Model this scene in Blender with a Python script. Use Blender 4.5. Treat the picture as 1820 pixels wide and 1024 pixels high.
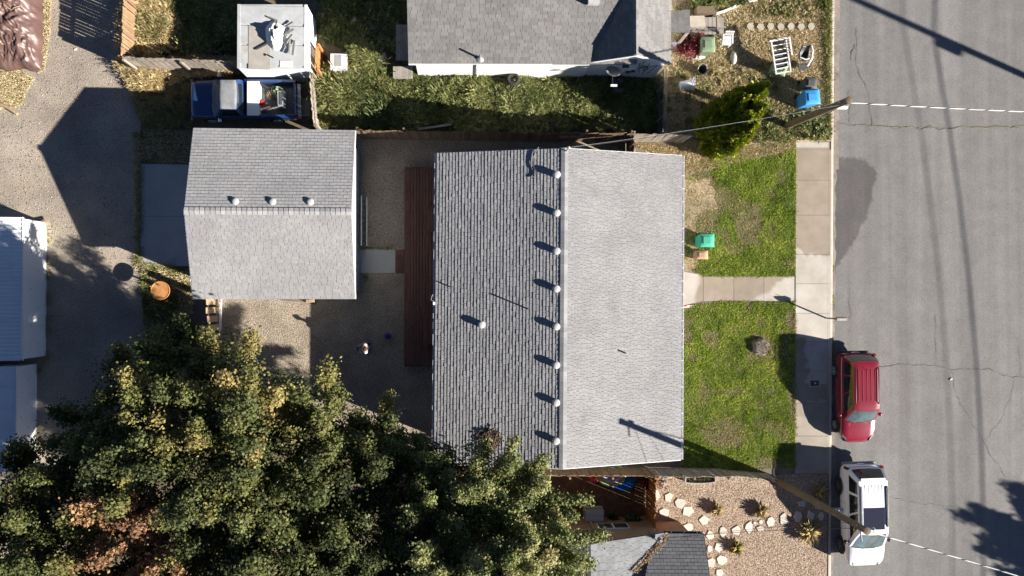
import bpy, bmesh, math, random
import numpy as np
from mathutils import Vector, Matrix, Quaternion, noise
for o in list(bpy.data.objects): bpy.data.objects.remove(o)
random.seed(11); rng = np.random.default_rng(11)
scene = bpy.context.scene
COL = scene.collection
R = math.radians
# ---------------------------------------------------------------- camera
F, H = 1262.0, 35.0                      # focal length in photo pixels, flying height
CX, CY, NX, NY = 910.0, 512.0, 832.0, 530.0
Q = Vector((NX-CX, CY-NY, -F)).normalized().rotation_difference(Vector((0, 0, -1)))
cam_data = bpy.data.cameras.new('camera'); cam = bpy.data.objects.new('camera', cam_data)
COL.objects.link(cam); scene.camera = cam
cam.location = (0, 0, H); cam.rotation_mode = 'QUATERNION'; cam.rotation_quaternion = Q
cam_data.sensor_width = 36.0; cam_data.lens = F/1820*36; cam_data.clip_end = 1000
# ---------------------------------------------------------------- sky, sun, exposure
SUN_EL, SUN_ROT = R(24), R(112.5)
world = bpy.data.worlds.new('World'); scene.world = world; world.use_nodes = True
wn = world.node_tree.nodes; wl_ = world.node_tree.links
sky = wn.new('ShaderNodeTexSky'); sky.sky_type = 'NISHITA'; sky.sun_disc = False
sky.sun_elevation = SUN_EL; sky.sun_rotation = SUN_ROT; sky.air_density = 0.36; sky.dust_density = 0.1; sky.ozone_density = 1.6
bg = wn['Background']; bg.inputs['Strength'].default_value = 0.05
wl_.new(sky.outputs[0], bg.inputs['Color'])
S = Vector((math.sin(SUN_ROT)*math.cos(SUN_EL), math.cos(SUN_ROT)*math.cos(SUN_EL), math.sin(SUN_EL)))
sd = bpy.data.lights.new('sun', 'SUN'); sd.energy = 5.0; sd.angle = R(0.5); sd.color = (1.0, 0.93, 0.83)
sun = bpy.data.objects.new('sun', sd); COL.objects.link(sun); sun.location = S*60
sun.rotation_mode = 'QUATERNION'; sun.rotation_quaternion = S.to_track_quat('Z', 'Y')
scene.view_settings.view_transform = 'Standard'; scene.view_settings.look = 'None'
scene.view_settings.exposure = 1.5; scene.view_settings.gamma = 1.0
scene.view_settings.use_curve_mapping = False
scene.render.engine = 'CYCLES'
ZS = -0.14                               # street level; yards and pavements are at 0

def P(px, py, z=0.0):
    """place on the plane at height z that the photograph shows at this pixel"""
    d = Q @ Vector((px-CX, CY-py, -F)); t = (z-H)/d.z
    return Vector((d.x*t, d.y*t, z))
def proj(p):
    d = Q.inverted() @ (Vector(p)-Vector((0, 0, H))); return (CX-d.x/d.z*F, CY+d.y/d.z*F)

# ---------------------------------------------------------------- materials
def nt(name):
    m = bpy.data.materials.new(name); m.use_nodes = True
    n = m.node_tree.nodes; return m, n, m.node_tree.links, n['Principled BSDF']
def rgb(c): return (c[0], c[1], c[2], 1.0)
def pos(n, l, scale=(1, 1, 1), rot=(0, 0, 0), obj=False):
    mp = n.new('ShaderNodeMapping'); mp.inputs['Scale'].default_value = scale; mp.inputs['Rotation'].default_value = rot
    if obj:
        g = n.new('ShaderNodeTexCoord'); l.new(g.outputs['Object'], mp.inputs[0])
    else:
        g = n.new('ShaderNodeNewGeometry'); l.new(g.outputs['Position'], mp.inputs[0])
    return mp.outputs[0]
def tex(n, l, vec, scale, detail=4, rough=.55):
    t = n.new('ShaderNodeTexNoise'); t.inputs['Scale'].default_value = scale
    t.inputs['Detail'].default_value = detail; t.inputs['Roughness'].default_value = rough
    l.new(vec, t.inputs['Vector']); return t.outputs['Fac']
def ramp(n, l, fac, a, b, ca=(0, 0, 0), cb=(1, 1, 1)):
    r = n.new('ShaderNodeValToRGB'); e = r.color_ramp.elements
    e[0].position, e[1].position = a, b; e[0].color, e[1].color = rgb(ca), rgb(cb)
    l.new(fac, r.inputs[0]); return r.outputs[0]
def mix(n, l, fac, a, b, mode='MIX'):
    m = n.new('ShaderNodeMix'); m.data_type = 'RGBA'; m.blend_type = mode
    for s, v in ((0, fac), (6, a), (7, b)):
        if isinstance(v, (int, float)): m.inputs[s].default_value = v
        elif isinstance(v, tuple): m.inputs[s].default_value = rgb(v)
        else: l.new(v, m.inputs[s])
    return m.outputs[2]
def bump(n, l, b, h, strength, dist=.02):
    x = n.new('ShaderNodeBump'); x.inputs['Strength'].default_value = strength; x.inputs['Distance'].default_value = dist
    l.new(h, x.inputs['Height']); l.new(x.outputs[0], b.inputs['Normal'])
def mat(name, c1, c2=None, scale=1.2, lo=.35, hi=.65, rough=.85, fine=45, fv=.35, bmp=.3, bd=.02, rnd=0, metal=0,
        spec=.3, c3=None, s3=.5, lo3=.5, hi3=.7, stretch=(1, 1, 1), attr=False, coat=0, obj=False, wet=False):
    m, n, l, b = nt(name); v = pos(n, l, stretch, obj=obj)
    c2 = c2 or c1
    col = mix(n, l, ramp(n, l, tex(n, l, v, scale, 6, .6), lo, hi), c1, c2)
    if c3: col = mix(n, l, ramp(n, l, tex(n, l, v, s3, 5, .6), lo3, hi3), col, c3)
    if attr:
        a = n.new('ShaderNodeVertexColor'); a.layer_name = 'Col'; col = mix(n, l, 1.0, col, a.outputs[0], 'MULTIPLY')
    if wet:
        a = n.new('ShaderNodeVertexColor'); a.layer_name = 'Wet'
        col = mix(n, l, a.outputs[0], col, mix(n, l, 1.0, col, (.66, .60, .53), 'MULTIPLY'))
    f = tex(n, l, v, fine, 3, .7)
    if fv:
        col = mix(n, l, 1.0, col, ramp(n, l, f, .25, .75, (1-fv,)*3, (1+fv,)*3), 'MULTIPLY')
    if rnd:
        oi = n.new('ShaderNodeObjectInfo')
        col = mix(n, l, 1.0, col, ramp(n, l, oi.outputs['Random'], 0, 1, (1-rnd,)*3, (1+rnd*.6,)*3), 'MULTIPLY')
    l.new(col, b.inputs['Base Color'])
    b.inputs['Roughness'].default_value = rough; b.inputs['Metallic'].default_value = metal
    b.inputs['Specular IOR Level'].default_value = spec; b.inputs['Coat Weight'].default_value = coat
    b.inputs['Coat Roughness'].default_value = .05
    if bmp: bump(n, l, b, f, bmp, bd)
    return m
def leafmat(name, trans=.3, rough=.6):
    m, n, l, b = nt(name)
    a = n.new('ShaderNodeVertexColor'); a.layer_name = 'Col'
    l.new(a.outputs[0], b.inputs['Base Color']); b.inputs['Roughness'].default_value = rough
    b.inputs['Specular IOR Level'].default_value = .25
    if trans:
        t = n.new('ShaderNodeBsdfTranslucent'); mx = n.new('ShaderNodeMixShader'); mx.inputs[0].default_value = trans
        l.new(a.outputs[0], t.inputs[0]); l.new(b.outputs[0], mx.inputs[1]); l.new(t.outputs[0], mx.inputs[2])
        l.new(mx.outputs[0], n['Material Output'].inputs[0])
    return m
MT = {}
MT['ground'] = mat('bare_ground', (.13, .11, .09), (.20, .17, .13), .6, fine=30, fv=.5)
MT['alley'] = mat('alley_gravel', (.21, .182, .152), (.36, .312, .258), .5, lo=.30, hi=.70, fine=20, fv=.6, bmp=.5, c3=(.40, .335, .26), s3=.3, lo3=.50, hi3=.70)
MT['yard'] = mat('yard_gravel', (.235, .195, .152), (.34, .285, .225), .8, fine=17, fv=.8, bmp=.8, bd=.05, c3=(.18, .15, .12), s3=.3, lo3=.55, hi3=.8)
MT['pebble_bed'] = mat('pebble_bed', (.27, .20, .148), (.37, .285, .215), 2.5, fine=12, fv=.9, bmp=.9, bd=.05, c3=(.22, .15, .10), s3=3.5, lo3=.55, hi3=.75)
MT['soil'] = mat('dry_soil', (.32, .25, .165), (.45, .365, .25), 1.1, fine=30, fv=.5, bmp=.5, c3=(.09, .10, .045), s3=.6)
MT['lawn_soil'] = mat('lawn_soil', (.085, .10, .035), (.13, .12, .05), 1.5, fine=35, fv=.4)
MT['weed_soil'] = mat('weed_soil', (.10, .085, .05), (.16, .13, .08), 1.0, fine=30, fv=.5)
MT['bark_mulch'] = mat('bark_mulch', (.10, .055, .03), (.17, .10, .06), 3, fine=22, fv=.7, bmp=.8, bd=.04)
MT['concrete'] = mat('concrete', (.37, .338, .30), (.46, .428, .388), 1.1, fine=60, fv=.12, bmp=.1, rnd=.08, wet=True)
MT['kerb'] = mat('kerb_concrete', (.42, .385, .34), (.53, .49, .44), 1.5, fine=50, fv=.2, bmp=.15)
MT['gutter_dirt'] = mat('gutter_dirt', (.19, .165, .145), (.28, .24, .205), 1.7, fine=40, fv=.4, c3=(.13, .11, .09), s3=1.1)
MT['slab'] = mat('drive_slab', (.36, .352, .335), (.42, .412, .395), .9, fine=60, fv=.12, bmp=.1, wet=True)
MT['tar'] = mat('crack_filler', (.075, .072, .069), (.13, .12, .10), 3, fv=.4)
MT['straw'] = mat('straw_crack', (.28, .24, .11), (.15, .13, .07), 6, fv=.4)
MT['white_paint'] = mat('white_siding', (.78, .79, .80), (.72, .73, .74), 1, fv=.05, bmp=0, rough=.6)
MT['trim'] = mat('white_trim', (.74, .74, .75), (.68, .68, .69), 1.5, fv=.06, bmp=0, rough=.5)
MT['tan_wall'] = mat('tan_siding', (.34, .23, .15), (.28, .19, .12), 1.4, fv=.15, bmp=.1)
MT['grey_wall'] = mat('grey_siding', (.40, .42, .44), (.34, .36, .38), 1, fv=.08, bmp=0)
MT['deck_base'] = mat('roof_underlay', (.07, .07, .075), (.10, .10, .105), 3, fv=.3)
MT['shingle'] = mat('pale_shingle', (.225, .226, .238), (.272, .272, .282), .5, fine=26, fv=.34, bmp=.3, bd=.01, attr=True)
MT['shingle_e'] = mat('pale_shingle_front', (.208, .207, .214), (.252, .25, .256), .6, fine=13, fv=.30, bmp=.25, bd=.01, attr=True, c3=(.18, .18, .185), s3=.9, lo3=.55, hi3=.8)
MT['shingle_g'] = mat('garage_shingle', (.252, .252, .262), (.302, .30, .306), .5, fine=15, fv=.26, bmp=.3, bd=.01, attr=True, c3=(.225, .225, .232), s3=1.1, lo3=.6, hi3=.8)
MT['shingle_n'] = mat('grey_shingle', (.145, .142, .142), (.18, .176, .172), .7, fine=34, fv=.30, bmp=.3, bd=.01, attr=True)
MT['shingle_s'] = mat('charcoal_shingle', (.105, .11, .118), (.14, .144, .152), .7, fine=34, fv=.3, bmp=.3, bd=.01, attr=True)
MT['vent'] = mat('vent_enamel', (.46, .46, .46), (.38, .38, .38), 6, fv=.08, bmp=0, rough=.45)
MT['steel'] = mat('galvanised_steel', (.52, .53, .54), (.42, .43, .44), 5, fv=.1, bmp=0, rough=.4, metal=.7)
MT['metal_roof'] = mat('white_metal_roofing', (.74, .76, .79), (.66, .68, .71), .7, fv=.05, bmp=0, rough=.45, c3=(.60, .60, .60), s3=.9, lo3=.6, hi3=.8)
MT['shed_sheet'] = mat('shed_sheeting', (.46, .475, .49), (.36, .375, .39), 1.4, fine=20, fv=.12, bmp=.15, rough=.5, c3=(.34, .31, .27), s3=1.2, lo3=.58, hi3=.8)
MT['roll_roof'] = mat('rolled_roofing', (.30, .28, .25), (.38, .355, .32), 2, fine=35, fv=.4)
MT['deck'] = mat('stained_deck', (.115, .056, .046), (.165, .082, .066), 1.0, fine=30, fv=.25, rnd=.14, stretch=(4, 1, 1))
MT['fence_brown'] = mat('cedar_fence', (.30, .20, .115), (.22, .14, .08), 1.5, fine=25, fv=.35, rnd=.22, stretch=(5, 5, 1))
MT['fence_grey'] = mat('weathered_fence', (.32, .28, .235), (.245, .21, .175), 1.5, fine=25, fv=.35, rnd=.22, stretch=(5, 5, 1))
MT['fence_dark'] = mat('old_fence', (.21, .145, .09), (.15, .10, .065), 1.5, fine=25, fv=.35, rnd=.22, stretch=(5, 5, 1))
MT['fence_orange'] = mat('fresh_fence', (.42, .20, .075), (.33, .15, .055), 1.5, fine=25, fv=.3, rnd=.2, stretch=(5, 5, 1))
MT['wood'] = mat('plain_wood', (.36, .27, .17), (.27, .20, .13), 2, fine=25, fv=.3, rnd=.15, stretch=(5, 1, 1))
MT['wood_grey'] = mat('grey_wood', (.34, .31, .275), (.25, .23, .20), 2, fine=25, fv=.3, rnd=.15)
MT['pole'] = mat('pole_wood', (.115, .085, .06), (.17, .13, .09), 2, fine=30, fv=.4, stretch=(6, 6, 1), bmp=.4)
MT['pole2'] = mat('brown_pole_wood', (.125, .094, .064), (.18, .135, .09), 2, fine=30, fv=.4, stretch=(6, 6, 1), bmp=.4)
MT['bark'] = mat('tree_bark', (.15, .125, .10), (.23, .195, .16), 3, fine=25, fv=.4, bmp=.6)
MT['leaf'] = leafmat('foliage', .28); MT['grass'] = leafmat('grass_blades', .22); MT['needle'] = leafmat('evergreen', .12)
MT['stone'] = mat('flagstone', (.58, .545, .49), (.50, .465, .42), 2.2, fine=30, fv=.14, rnd=.1, bmp=.3)
MT['hexstone'] = mat('cast_stone', (.42, .375, .31), (.35, .31, .26), 2, fine=30, fv=.2)
MT['tarp'] = mat('brown_tarp', (.11, .064, .055), (.09, .052, .045), 1.5, fine=20, fv=.15, bmp=.3, rough=.42, spec=.5)
MT['tyre'] = mat('tyre_rubber', (.025, .025, .026), rough=.85, fv=.2, bmp=0)
MT['black'] = mat('black_plastic', (.022, .022, .025), rough=.45, fv=.1, bmp=0, spec=.4)
MT['darkgrey'] = mat('dark_grey_plastic', (.075, .078, .08), rough=.5, fv=.1, bmp=0)
MT['grey'] = mat('grey_plastic', (.30, .31, .32), rough=.5, fv=.08, bmp=0)
MT['rim'] = mat('alloy_rim', (.55, .55, .56), rough=.3, fv=0, bmp=0, metal=.8)
MT['chrome'] = mat('chrome', (.75, .75, .77), rough=.15, fv=0, bmp=0, metal=1)
MT['red_paint'] = mat('crimson_paint', (.20, .006, .021), (.185, .006, .020), 2, fv=.03, bmp=0, rough=.28, spec=.5, coat=1, obj=True)
MT['white_car'] = mat('white_car_paint', (.80, .81, .83), (.78, .79, .81), 2, fv=.02, bmp=0, rough=.3, coat=.9, obj=True)
MT['blue_paint'] = mat('navy_paint', (.018, .045, .14), (.022, .055, .16), 2, fv=.1, bmp=0, rough=.3, coat=.9, obj=True)
MT['silver_paint'] = mat('faded_silver_paint', (.20, .21, .225), (.27, .28, .29), 3, fv=.12, bmp=0, rough=.45, coat=.3, obj=True)
MT['glass'] = mat('car_glass', (.012, .016, .018), rough=.04, fv=0, bmp=0, spec=.6, coat=.5)
MT['grey_screen'] = mat('grey_windscreen', (.10, .11, .115), (.15, .155, .16), 5, rough=.15, fv=.1, bmp=0, spec=.5, obj=True)  # opaque mottled grey pickup windscreen
MT['windscreen'] = mat('windscreen_glass', (.085, .12, .135), (.05, .075, .085), 2.5, rough=.04, fv=0, bmp=0, spec=.6, coat=.6, obj=True)
MT['sunroof'] = mat('sunroof_glass', (.03, .03, .05), rough=.06, fv=0, bmp=0, coat=.5)
MT['lamp_red'] = mat('tail_lamp', (.16, .006, .008), rough=.15, fv=0, bmp=0, coat=.6)
MT['lamp_clear'] = mat('head_lamp', (.22, .23, .24), rough=.12, fv=0, bmp=0, coat=.6)
MT['pane'] = mat('window_pane', (.05, .06, .065), rough=.06, fv=0, bmp=0, coat=.4)
MT['white_plastic'] = mat('white_plastic', (.76, .77, .78), rough=.45, fv=.04, bmp=0)
MT['green_bin'] = mat('green_bin', (.05, .33, .22), (.06, .37, .25), 4, rough=.5, fv=.06, bmp=0)
MT['dkgreen_bin'] = mat('sage_bin', (.15, .21, .13), (.19, .25, .16), 4, rough=.5, fv=.08, bmp=0)
MT['brown_bin'] = mat('brown_bin', (.36, .21, .125), (.40, .25, .16), 4, rough=.6, fv=.1, bmp=0)
MT['blue_bin'] = mat('blue_bin', (.04, .24, .56), (.06, .29, .62), 4, rough=.45, fv=.06, bmp=0)
MT['rust'] = mat('rusted_steel', (.46, .22, .075), (.36, .16, .055), 3.5, fine=18, fv=.25, bmp=.1, rough=.7, c3=(.52, .28, .11), s3=2.2)
MT['red'] = mat('red_plastic', (.45, .03, .03), rough=.45, fv=.05, bmp=0)
MT['pink'] = mat('pink_fabric', (.55, .12, .16), (.45, .04, .08), 9, rough=.7, fv=.15, bmp=0)
MT['blue_vinyl'] = mat('blue_vinyl', (.015, .10, .48), (.02, .13, .55), 3, rough=.35, fv=.05, bmp=0)
MT['lime'] = mat('lime_vinyl', (.32, .42, .18), rough=.4, fv=.05, bmp=0)
MT['lilac'] = mat('lilac_vinyl', (.42, .42, .56), rough=.4, fv=.05, bmp=0)
MT['wire'] = mat('white_cable', (.62, .62, .62), rough=.5, fv=0, bmp=0)
MT['wire_dark'] = mat('black_cable', (.05, .05, .05), rough=.5, fv=0, bmp=0)
MT['skin'] = mat('skin', (.52, .31, .23), (.47, .27, .20), 6, rough=.55, fv=.05, bmp=0, obj=True)
MT['hair'] = mat('brown_hair', (.06, .035, .02), rough=.6, fv=.2, bmp=0, obj=True)
MT['shirt'] = mat('white_shirt', (.76, .76, .78), (.70, .70, .73), 5, rough=.85, fv=.05, bmp=0, obj=True)
MT['jeans'] = mat('navy_jeans', (.03, .04, .075), rough=.9, fv=.15, bmp=0, obj=True)
MT['navy_cloth'] = mat('flag_navy', (.03, .04, .22), rough=.8, fv=.05, bmp=0)
MT['flag_red'] = mat('flag_red', (.50, .03, .05), rough=.8, fv=.05, bmp=0)
MT['clay'] = mat('red_clay', (.30, .12, .06), (.24, .10, .05), 3, fv=.3)
MT['beige_tarp'] = mat('pale_tarp', (.70, .69, .66), (.60, .59, .57), 4, rough=.6, fv=.08)
def asphalt(name, c1, c2, cs, wet=False):
    m, n, l, b = nt(name); v = pos(n, l)
    st = tex(n, l, pos(n, l, (1, .02, 1)), .75, 4, .6)
    col = mix(n, l, ramp(n, l, st, .35, .65), c1, c2)
    col = mix(n, l, ramp(n, l, tex(n, l, v, .35, 5), .55, .85), col, cs)
    col = mix(n, l, 1.0, col, ramp(n, l, tex(n, l, v, .9, 6, .7), .3, .7, (.86,)*3, (1.1,)*3), 'MULTIPLY')
    f = tex(n, l, v, 24, 4, .8)
    col = mix(n, l, 1.0, col, ramp(n, l, f, .3, .7, (.62,)*3, (1.36,)*3), 'MULTIPLY')
    col = mix(n, l, ramp(n, l, tex(n, l, v, 8, 3), .66, .72), col, mix(n, l, .35, col, (.04, .04, .04)))
    if wet:
        a = n.new('ShaderNodeVertexColor'); a.layer_name = 'Wet'; col = mix(n, l, a.outputs[0], col, mix(n, l, 1.0, col, (.56, .55, .56), 'MULTIPLY'))
    l.new(col, b.inputs['Base Color']); b.inputs['Roughness'].default_value = .9; b.inputs['Specular IOR Level'].default_value = .25
    bump(n, l, b, f, .35, .015); return m
A3 = ((.142, .139, .138), (.205, .199, .196), (.172, .168, .167))
MT['asphalt'] = asphalt('asphalt', *A3); MT['asphalt_damp'] = asphalt('damp_asphalt', *A3, wet=True)

# ---------------------------------------------------------------- object helpers
WL = {}                                     # world place of each parent while it is being built
def tag(o, label=None, cat=None, group=None, kind=None):
    if label: o['label'] = label
    if cat: o['category'] = cat
    if group: o['group'] = group
    if kind: o['kind'] = kind
    return o
def thing(name, label, cat, loc=(0, 0, 0), group=None, local=False):
    o = bpy.data.objects.new(name, None); o.empty_display_size = .3; COL.objects.link(o)
    o.location = loc; WL[o] = Vector((0, 0, 0)) if local else Vector(loc)
    return tag(o, label, cat, group)
def put(name, mesh, parent=None, loc=(0, 0, 0), rot=None):
    o = bpy.data.objects.new(name, mesh); COL.objects.link(o)
    loc = Vector(loc); WL[o] = loc.copy()
    if parent is not None: o.parent = parent; loc = loc-WL[parent]
    o.location = loc
    if rot: o.rotation_euler = rot
    return o
def smooth(me, ang=40):
    me.shade_smooth(); me.set_sharp_from_angle(angle=R(ang))
class MB:
    def __init__(s): s.v = []; s.f = []; s.c = None
    def add(s, vs, fs):
        k = len(s.v); s.v += [Vector(v) for v in vs]; s.f += [tuple(i+k for i in f) for f in fs]; return s
    def box(s, c, d, rz=0, rx=0, ry=0):
        m = Matrix.Rotation(rz, 3, 'Z') @ Matrix.Rotation(ry, 3, 'Y') @ Matrix.Rotation(rx, 3, 'X'); c = Vector(c)
        vs = [c+m @ Vector((x*d[0]/2, y*d[1]/2, z*d[2]/2)) for x in (-1, 1) for y in (-1, 1) for z in (-1, 1)]
        return s.add(vs, [(0, 1, 3, 2), (4, 6, 7, 5), (0, 4, 5, 1), (2, 3, 7, 6), (0, 2, 6, 4), (1, 5, 7, 3)])
    def beam(s, a, b, w, h, up=(0, 0, 1)):
        a, b = Vector(a), Vector(b); d = (b-a).normalized(); u = Vector(up)
        if abs(d.dot(u)) > .99: u = Vector((1, 0, 0))
        x = d.cross(u).normalized(); y = x.cross(d).normalized()
        vs = [p+x*i*w/2+y*j*h/2 for p in (a, b) for i, j in ((-1, -1), (1, -1), (1, 1), (-1, 1))]
        return s.add(vs, [(3, 2, 1, 0), (4, 5, 6, 7), (0, 1, 5, 4), (1, 2, 6, 5), (2, 3, 7, 6), (3, 0, 4, 7)])
    def prism(s, poly, z0, z1, top=1.0):
        n = len(poly); c = sum((Vector((p[0], p[1], 0)) for p in poly), Vector())/n
        vs = [(p[0], p[1], z0) for p in poly]+[(c.x+(p[0]-c.x)*top, c.y+(p[1]-c.y)*top, z1) for p in poly]
        return s.add(vs, [tuple(range(n))[::-1], tuple(range(n, 2*n))]+[(i, (i+1) % n, n+(i+1) % n, n+i) for i in range(n)])
    def tube(s, pts, rad, n=8, cap=True):
        pts = [Vector(p) for p in pts]; rad = rad if isinstance(rad, (list, tuple)) else [rad]*len(pts)
        k = len(s.v); u = None
        for i, p in enumerate(pts):
            d = (pts[min(i+1, len(pts)-1)]-pts[max(i-1, 0)]).normalized()
            if u is None: u = d.orthogonal().normalized()
            else: u = (u-d*u.dot(d)).normalized()
            w = d.cross(u)
            s.v += [p+(u*math.cos(2*math.pi*j/n)+w*math.sin(2*math.pi*j/n))*rad[i] for j in range(n)]
        for i in range(len(pts)-1):
            for j in range(n):
                a, b = k+i*n+j, k+i*n+(j+1) % n; s.f.append((a, b, b+n, a+n))
        if cap: s.f.append(tuple(range(k, k+n))[::-1]); e = k+(len(pts)-1)*n; s.f.append(tuple(range(e, e+n)))
        return s
    def lathe(s, prof, c=(0, 0, 0), n=20, axis='Z'):
        c = Vector(c); k = len(s.v)
        for r, z in prof:
            for j in range(n):
                a = 2*math.pi*j/n; x, y = r*math.cos(a), r*math.sin(a)
                s.v.append(c+(Vector((x, y, z)) if axis == 'Z' else Vector((z, x, y)) if axis == 'X' else Vector((x, z, y))))
        for i in range(len(prof)-1):
            for j in range(n):
                a, b = k+i*n+j, k+i*n+(j+1) % n; s.f.append((a, b, b+n, a+n))
        s.f.append(tuple(range(k, k+n))[::-1]); e = k+(len(prof)-1)*n; s.f.append(tuple(range(e, e+n)))
        return s
    def quad(s, *p): return s.add(p, [tuple(range(len(p)))])
    def grid(s, fn, nu, nv):
        k = len(s.v); s.v += [Vector(fn(i/nu, j/nv)) for i in range(nu+1) for j in range(nv+1)]
        for i in range(nu):
            for j in range(nv):
                a = k+i*(nv+1)+j; s.f.append((a, a+nv+1, a+nv+2, a+1))
        return s
    def mesh(s, name, m, sm=None, origin=None):
        me = bpy.data.meshes.new(name); o = Vector(origin) if origin is not None else Vector()
        me.from_pydata([v-o for v in s.v], [], s.f); me.materials.append(MT[m] if isinstance(m, str) else m)
        bm = bmesh.new(); bm.from_mesh(me); bmesh.ops.recalc_face_normals(bm, faces=bm.faces); bm.to_mesh(me); bm.free()
        if sm: smooth(me, sm)
        return me
    def build(s, name, m, parent=None, sm=None, local=False, bevel=0):
        if local: org = Vector((0, 0, 0))
        else:
            lo = [min(v[i] for v in s.v) for i in range(3)]; hi = [max(v[i] for v in s.v) for i in range(3)]
            org = Vector(((lo[0]+hi[0])/2, (lo[1]+hi[1])/2, lo[2]))
        o = put(name, s.mesh(name, m, sm, org), parent, org if not local else (WL[parent] if parent else (0, 0, 0)))
        if bevel:
            b = o.modifiers.new('bevel', 'BEVEL'); b.width = bevel; b.segments = 2; b.limit_method = 'ANGLE'
        return o
def np_mesh(name, V, Fc, m, col=None):
    """many small faces at once: V (n,3), Fc (m,k)"""
    me = bpy.data.meshes.new(name); k = Fc.shape[1]
    me.vertices.add(len(V)); me.vertices.foreach_set('co', V.astype(np.float32).ravel())
    me.loops.add(Fc.size); me.loops.foreach_set('vertex_index', Fc.astype(np.int32).ravel())
    me.polygons.add(len(Fc)); me.polygons.foreach_set('loop_start', np.arange(0, Fc.size, k, dtype=np.int32))
    me.update(calc_edges=True)
    if col is not None:
        a = me.color_attributes.new('Col', 'FLOAT_COLOR', 'POINT')
        a.data.foreach_set('color', np.concatenate([col, np.ones((len(col), 1))], 1).astype(np.float32).ravel())
    me.materials.append(MT[m]); return me
def wiggle(pts, step=.35, amp=.06, closed=True, seed=0):
    out = []; n = len(pts)
    for i in range(n if closed else n-1):
        a, b = Vector(pts[i]), Vector(pts[(i+1) % n]); L = (b-a).length; k = max(1, int(L/step))
        nrm = Vector((-(b-a).y, (b-a).x, 0)).normalized()
        for j in range(k):
            p = a.lerp(b, j/k)
            out.append(p+nrm*amp*(noise.noise(Vector((p.x*1.7, p.y*1.7, seed)))*1.4+noise.noise(Vector((p.x*5.3, p.y*5.3, seed)))*.9))
    if not closed: out.append(Vector(pts[-1]))
    return out
def sheet(name, px, z, m, amp=.08, step=.35, parent=None, kind='structure', seed=0):
    pts = wiggle([P(x, y, z) for x, y in px], step, amp, True, seed) if amp else [P(x, y, z) for x, y in px]
    o = MB().quad(*pts).build(name, m, parent)
    if o.data.polygons[0].normal.z < 0: o.data.flip_normals()
    if kind and not parent: o['kind'] = kind
    return o
def inpoly(poly, X, Y):
    r = np.zeros(len(X), bool); n = len(poly)
    for i in range(n):
        x1, y1 = poly[i][0], poly[i][1]; x2, y2 = poly[(i+1) % n][0], poly[(i+1) % n][1]
        if y1 == y2: continue
        c = ((y1 > Y) != (y2 > Y)) & (X < (x2-x1)*(Y-y1)/(y2-y1)+x1); r ^= c
    return r
def scatter(poly, n):
    a = np.array([(p[0], p[1]) for p in poly]); lo, hi = a.min(0), a.max(0); out = np.zeros((0, 2))
    while len(out) < n:
        q = lo+rng.random((n*2, 2))*(hi-lo); out = np.concatenate([out, q[inpoly(a, q[:, 0], q[:, 1])]])
    return out[:n]
_nz = rng.random((6, 64, 64))
def nz(X, Y, sc, k=0):
    """smooth lattice noise 0..1"""
    x, y = np.asarray(X)*sc+500, np.asarray(Y)*sc+500; i, j = np.floor(x).astype(int), np.floor(y).astype(int); u, v = x-i, y-j
    u, v = u*u*(3-2*u), v*v*(3-2*v); g = _nz[k]
    f = lambda a, b: g[a % 64, b % 64]
    return (f(i, j)*(1-u)+f(i+1, j)*u)*(1-v)+(f(i, j+1)*(1-u)+f(i+1, j+1)*u)*v
# ================================================================ the setting
def kind(o, k='structure'): o['kind'] = k; return o
g = MB().quad((-140, -140, ZS-.02), (140, -140, ZS-.02), (140, 140, ZS-.02), (-140, 140, ZS-.02)).build('ground', 'ground'); kind(g)
KX = lambda py: 1478.5-py*.0065               # kerb's inner edge
kt, kb = P(KX(-300), -300), P(KX(1400), 1400)
kd = (kb-kt).normalized(); kn = Vector((-kd.y, kd.x, 0)); kn = kn if kn.x > 0 else -kn
kA, kB = kt-kd*60, kb+kd*60                   # far ends of the kerb line
t = MB().quad(Vector((-120, kB.y, 0)), kB, kA, Vector((-120, kA.y, 0))).build('terrain', 'ground'); kind(t)
RW = 12.4
road = MB().quad(kA+kn*.12+Vector((0, 0, ZS)), kB+kn*.12+Vector((0, 0, ZS)), kB+kn*RW+Vector((0, 0, ZS)), kA+kn*RW+Vector((0, 0, ZS))).build('road', 'asphalt'); kind(road)
if road.data.polygons[0].normal.z < 0: road.data.flip_normals()
def kerb_run(a, b, m='kerb'):
    mb = MB(); prof = [(0, ZS-.02), (0, .022), (.10, .02), (.125, .0), (.135, ZS-.02)]; k = max(1, int((b-a).length/3.2))
    pr = []
    for i in range(k):
        p, q = a.lerp(b, i/k)+kd*.006, a.lerp(b, (i+1)/k)-kd*.006
        o = MB(); n = len(prof)
        o.add([e+kn*x+Vector((0, 0, z)) for e in (p, q) for x, z in prof],
              [tuple(range(n)), tuple(range(n, 2*n))]+[(j, (j+1) % n, n+(j+1) % n, n+j) for j in range(n)])
        pr.append(o)
    return pr
kerb = thing('kerb', None, None, P(1476, 512)); kind(kerb)
for o in kerb_run(kA+kd*45, kB-kd*45): o.build('kerb_stone', 'kerb', kerb)
ek = MB()
for x0, x1, z in ((RW, RW+.15, .02),):
    ek.add([p+kn*x+Vector((0, 0, zz)) for p in (kA, kB) for x, zz in ((x0, ZS-.02), (x0, z), (x1, z), (x1, ZS-.02))],
           [(0, 1, 5, 4), (1, 2, 6, 5), (2, 3, 7, 6)])
kind(ek.build('kerb_far_side', 'kerb'))
kind(MB().quad(kA+kn*(RW+.15), kB+kn*(RW+.15), kB+kn*(RW+50), kA+kn*(RW+50)).build('verge', 'soil'))
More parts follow.
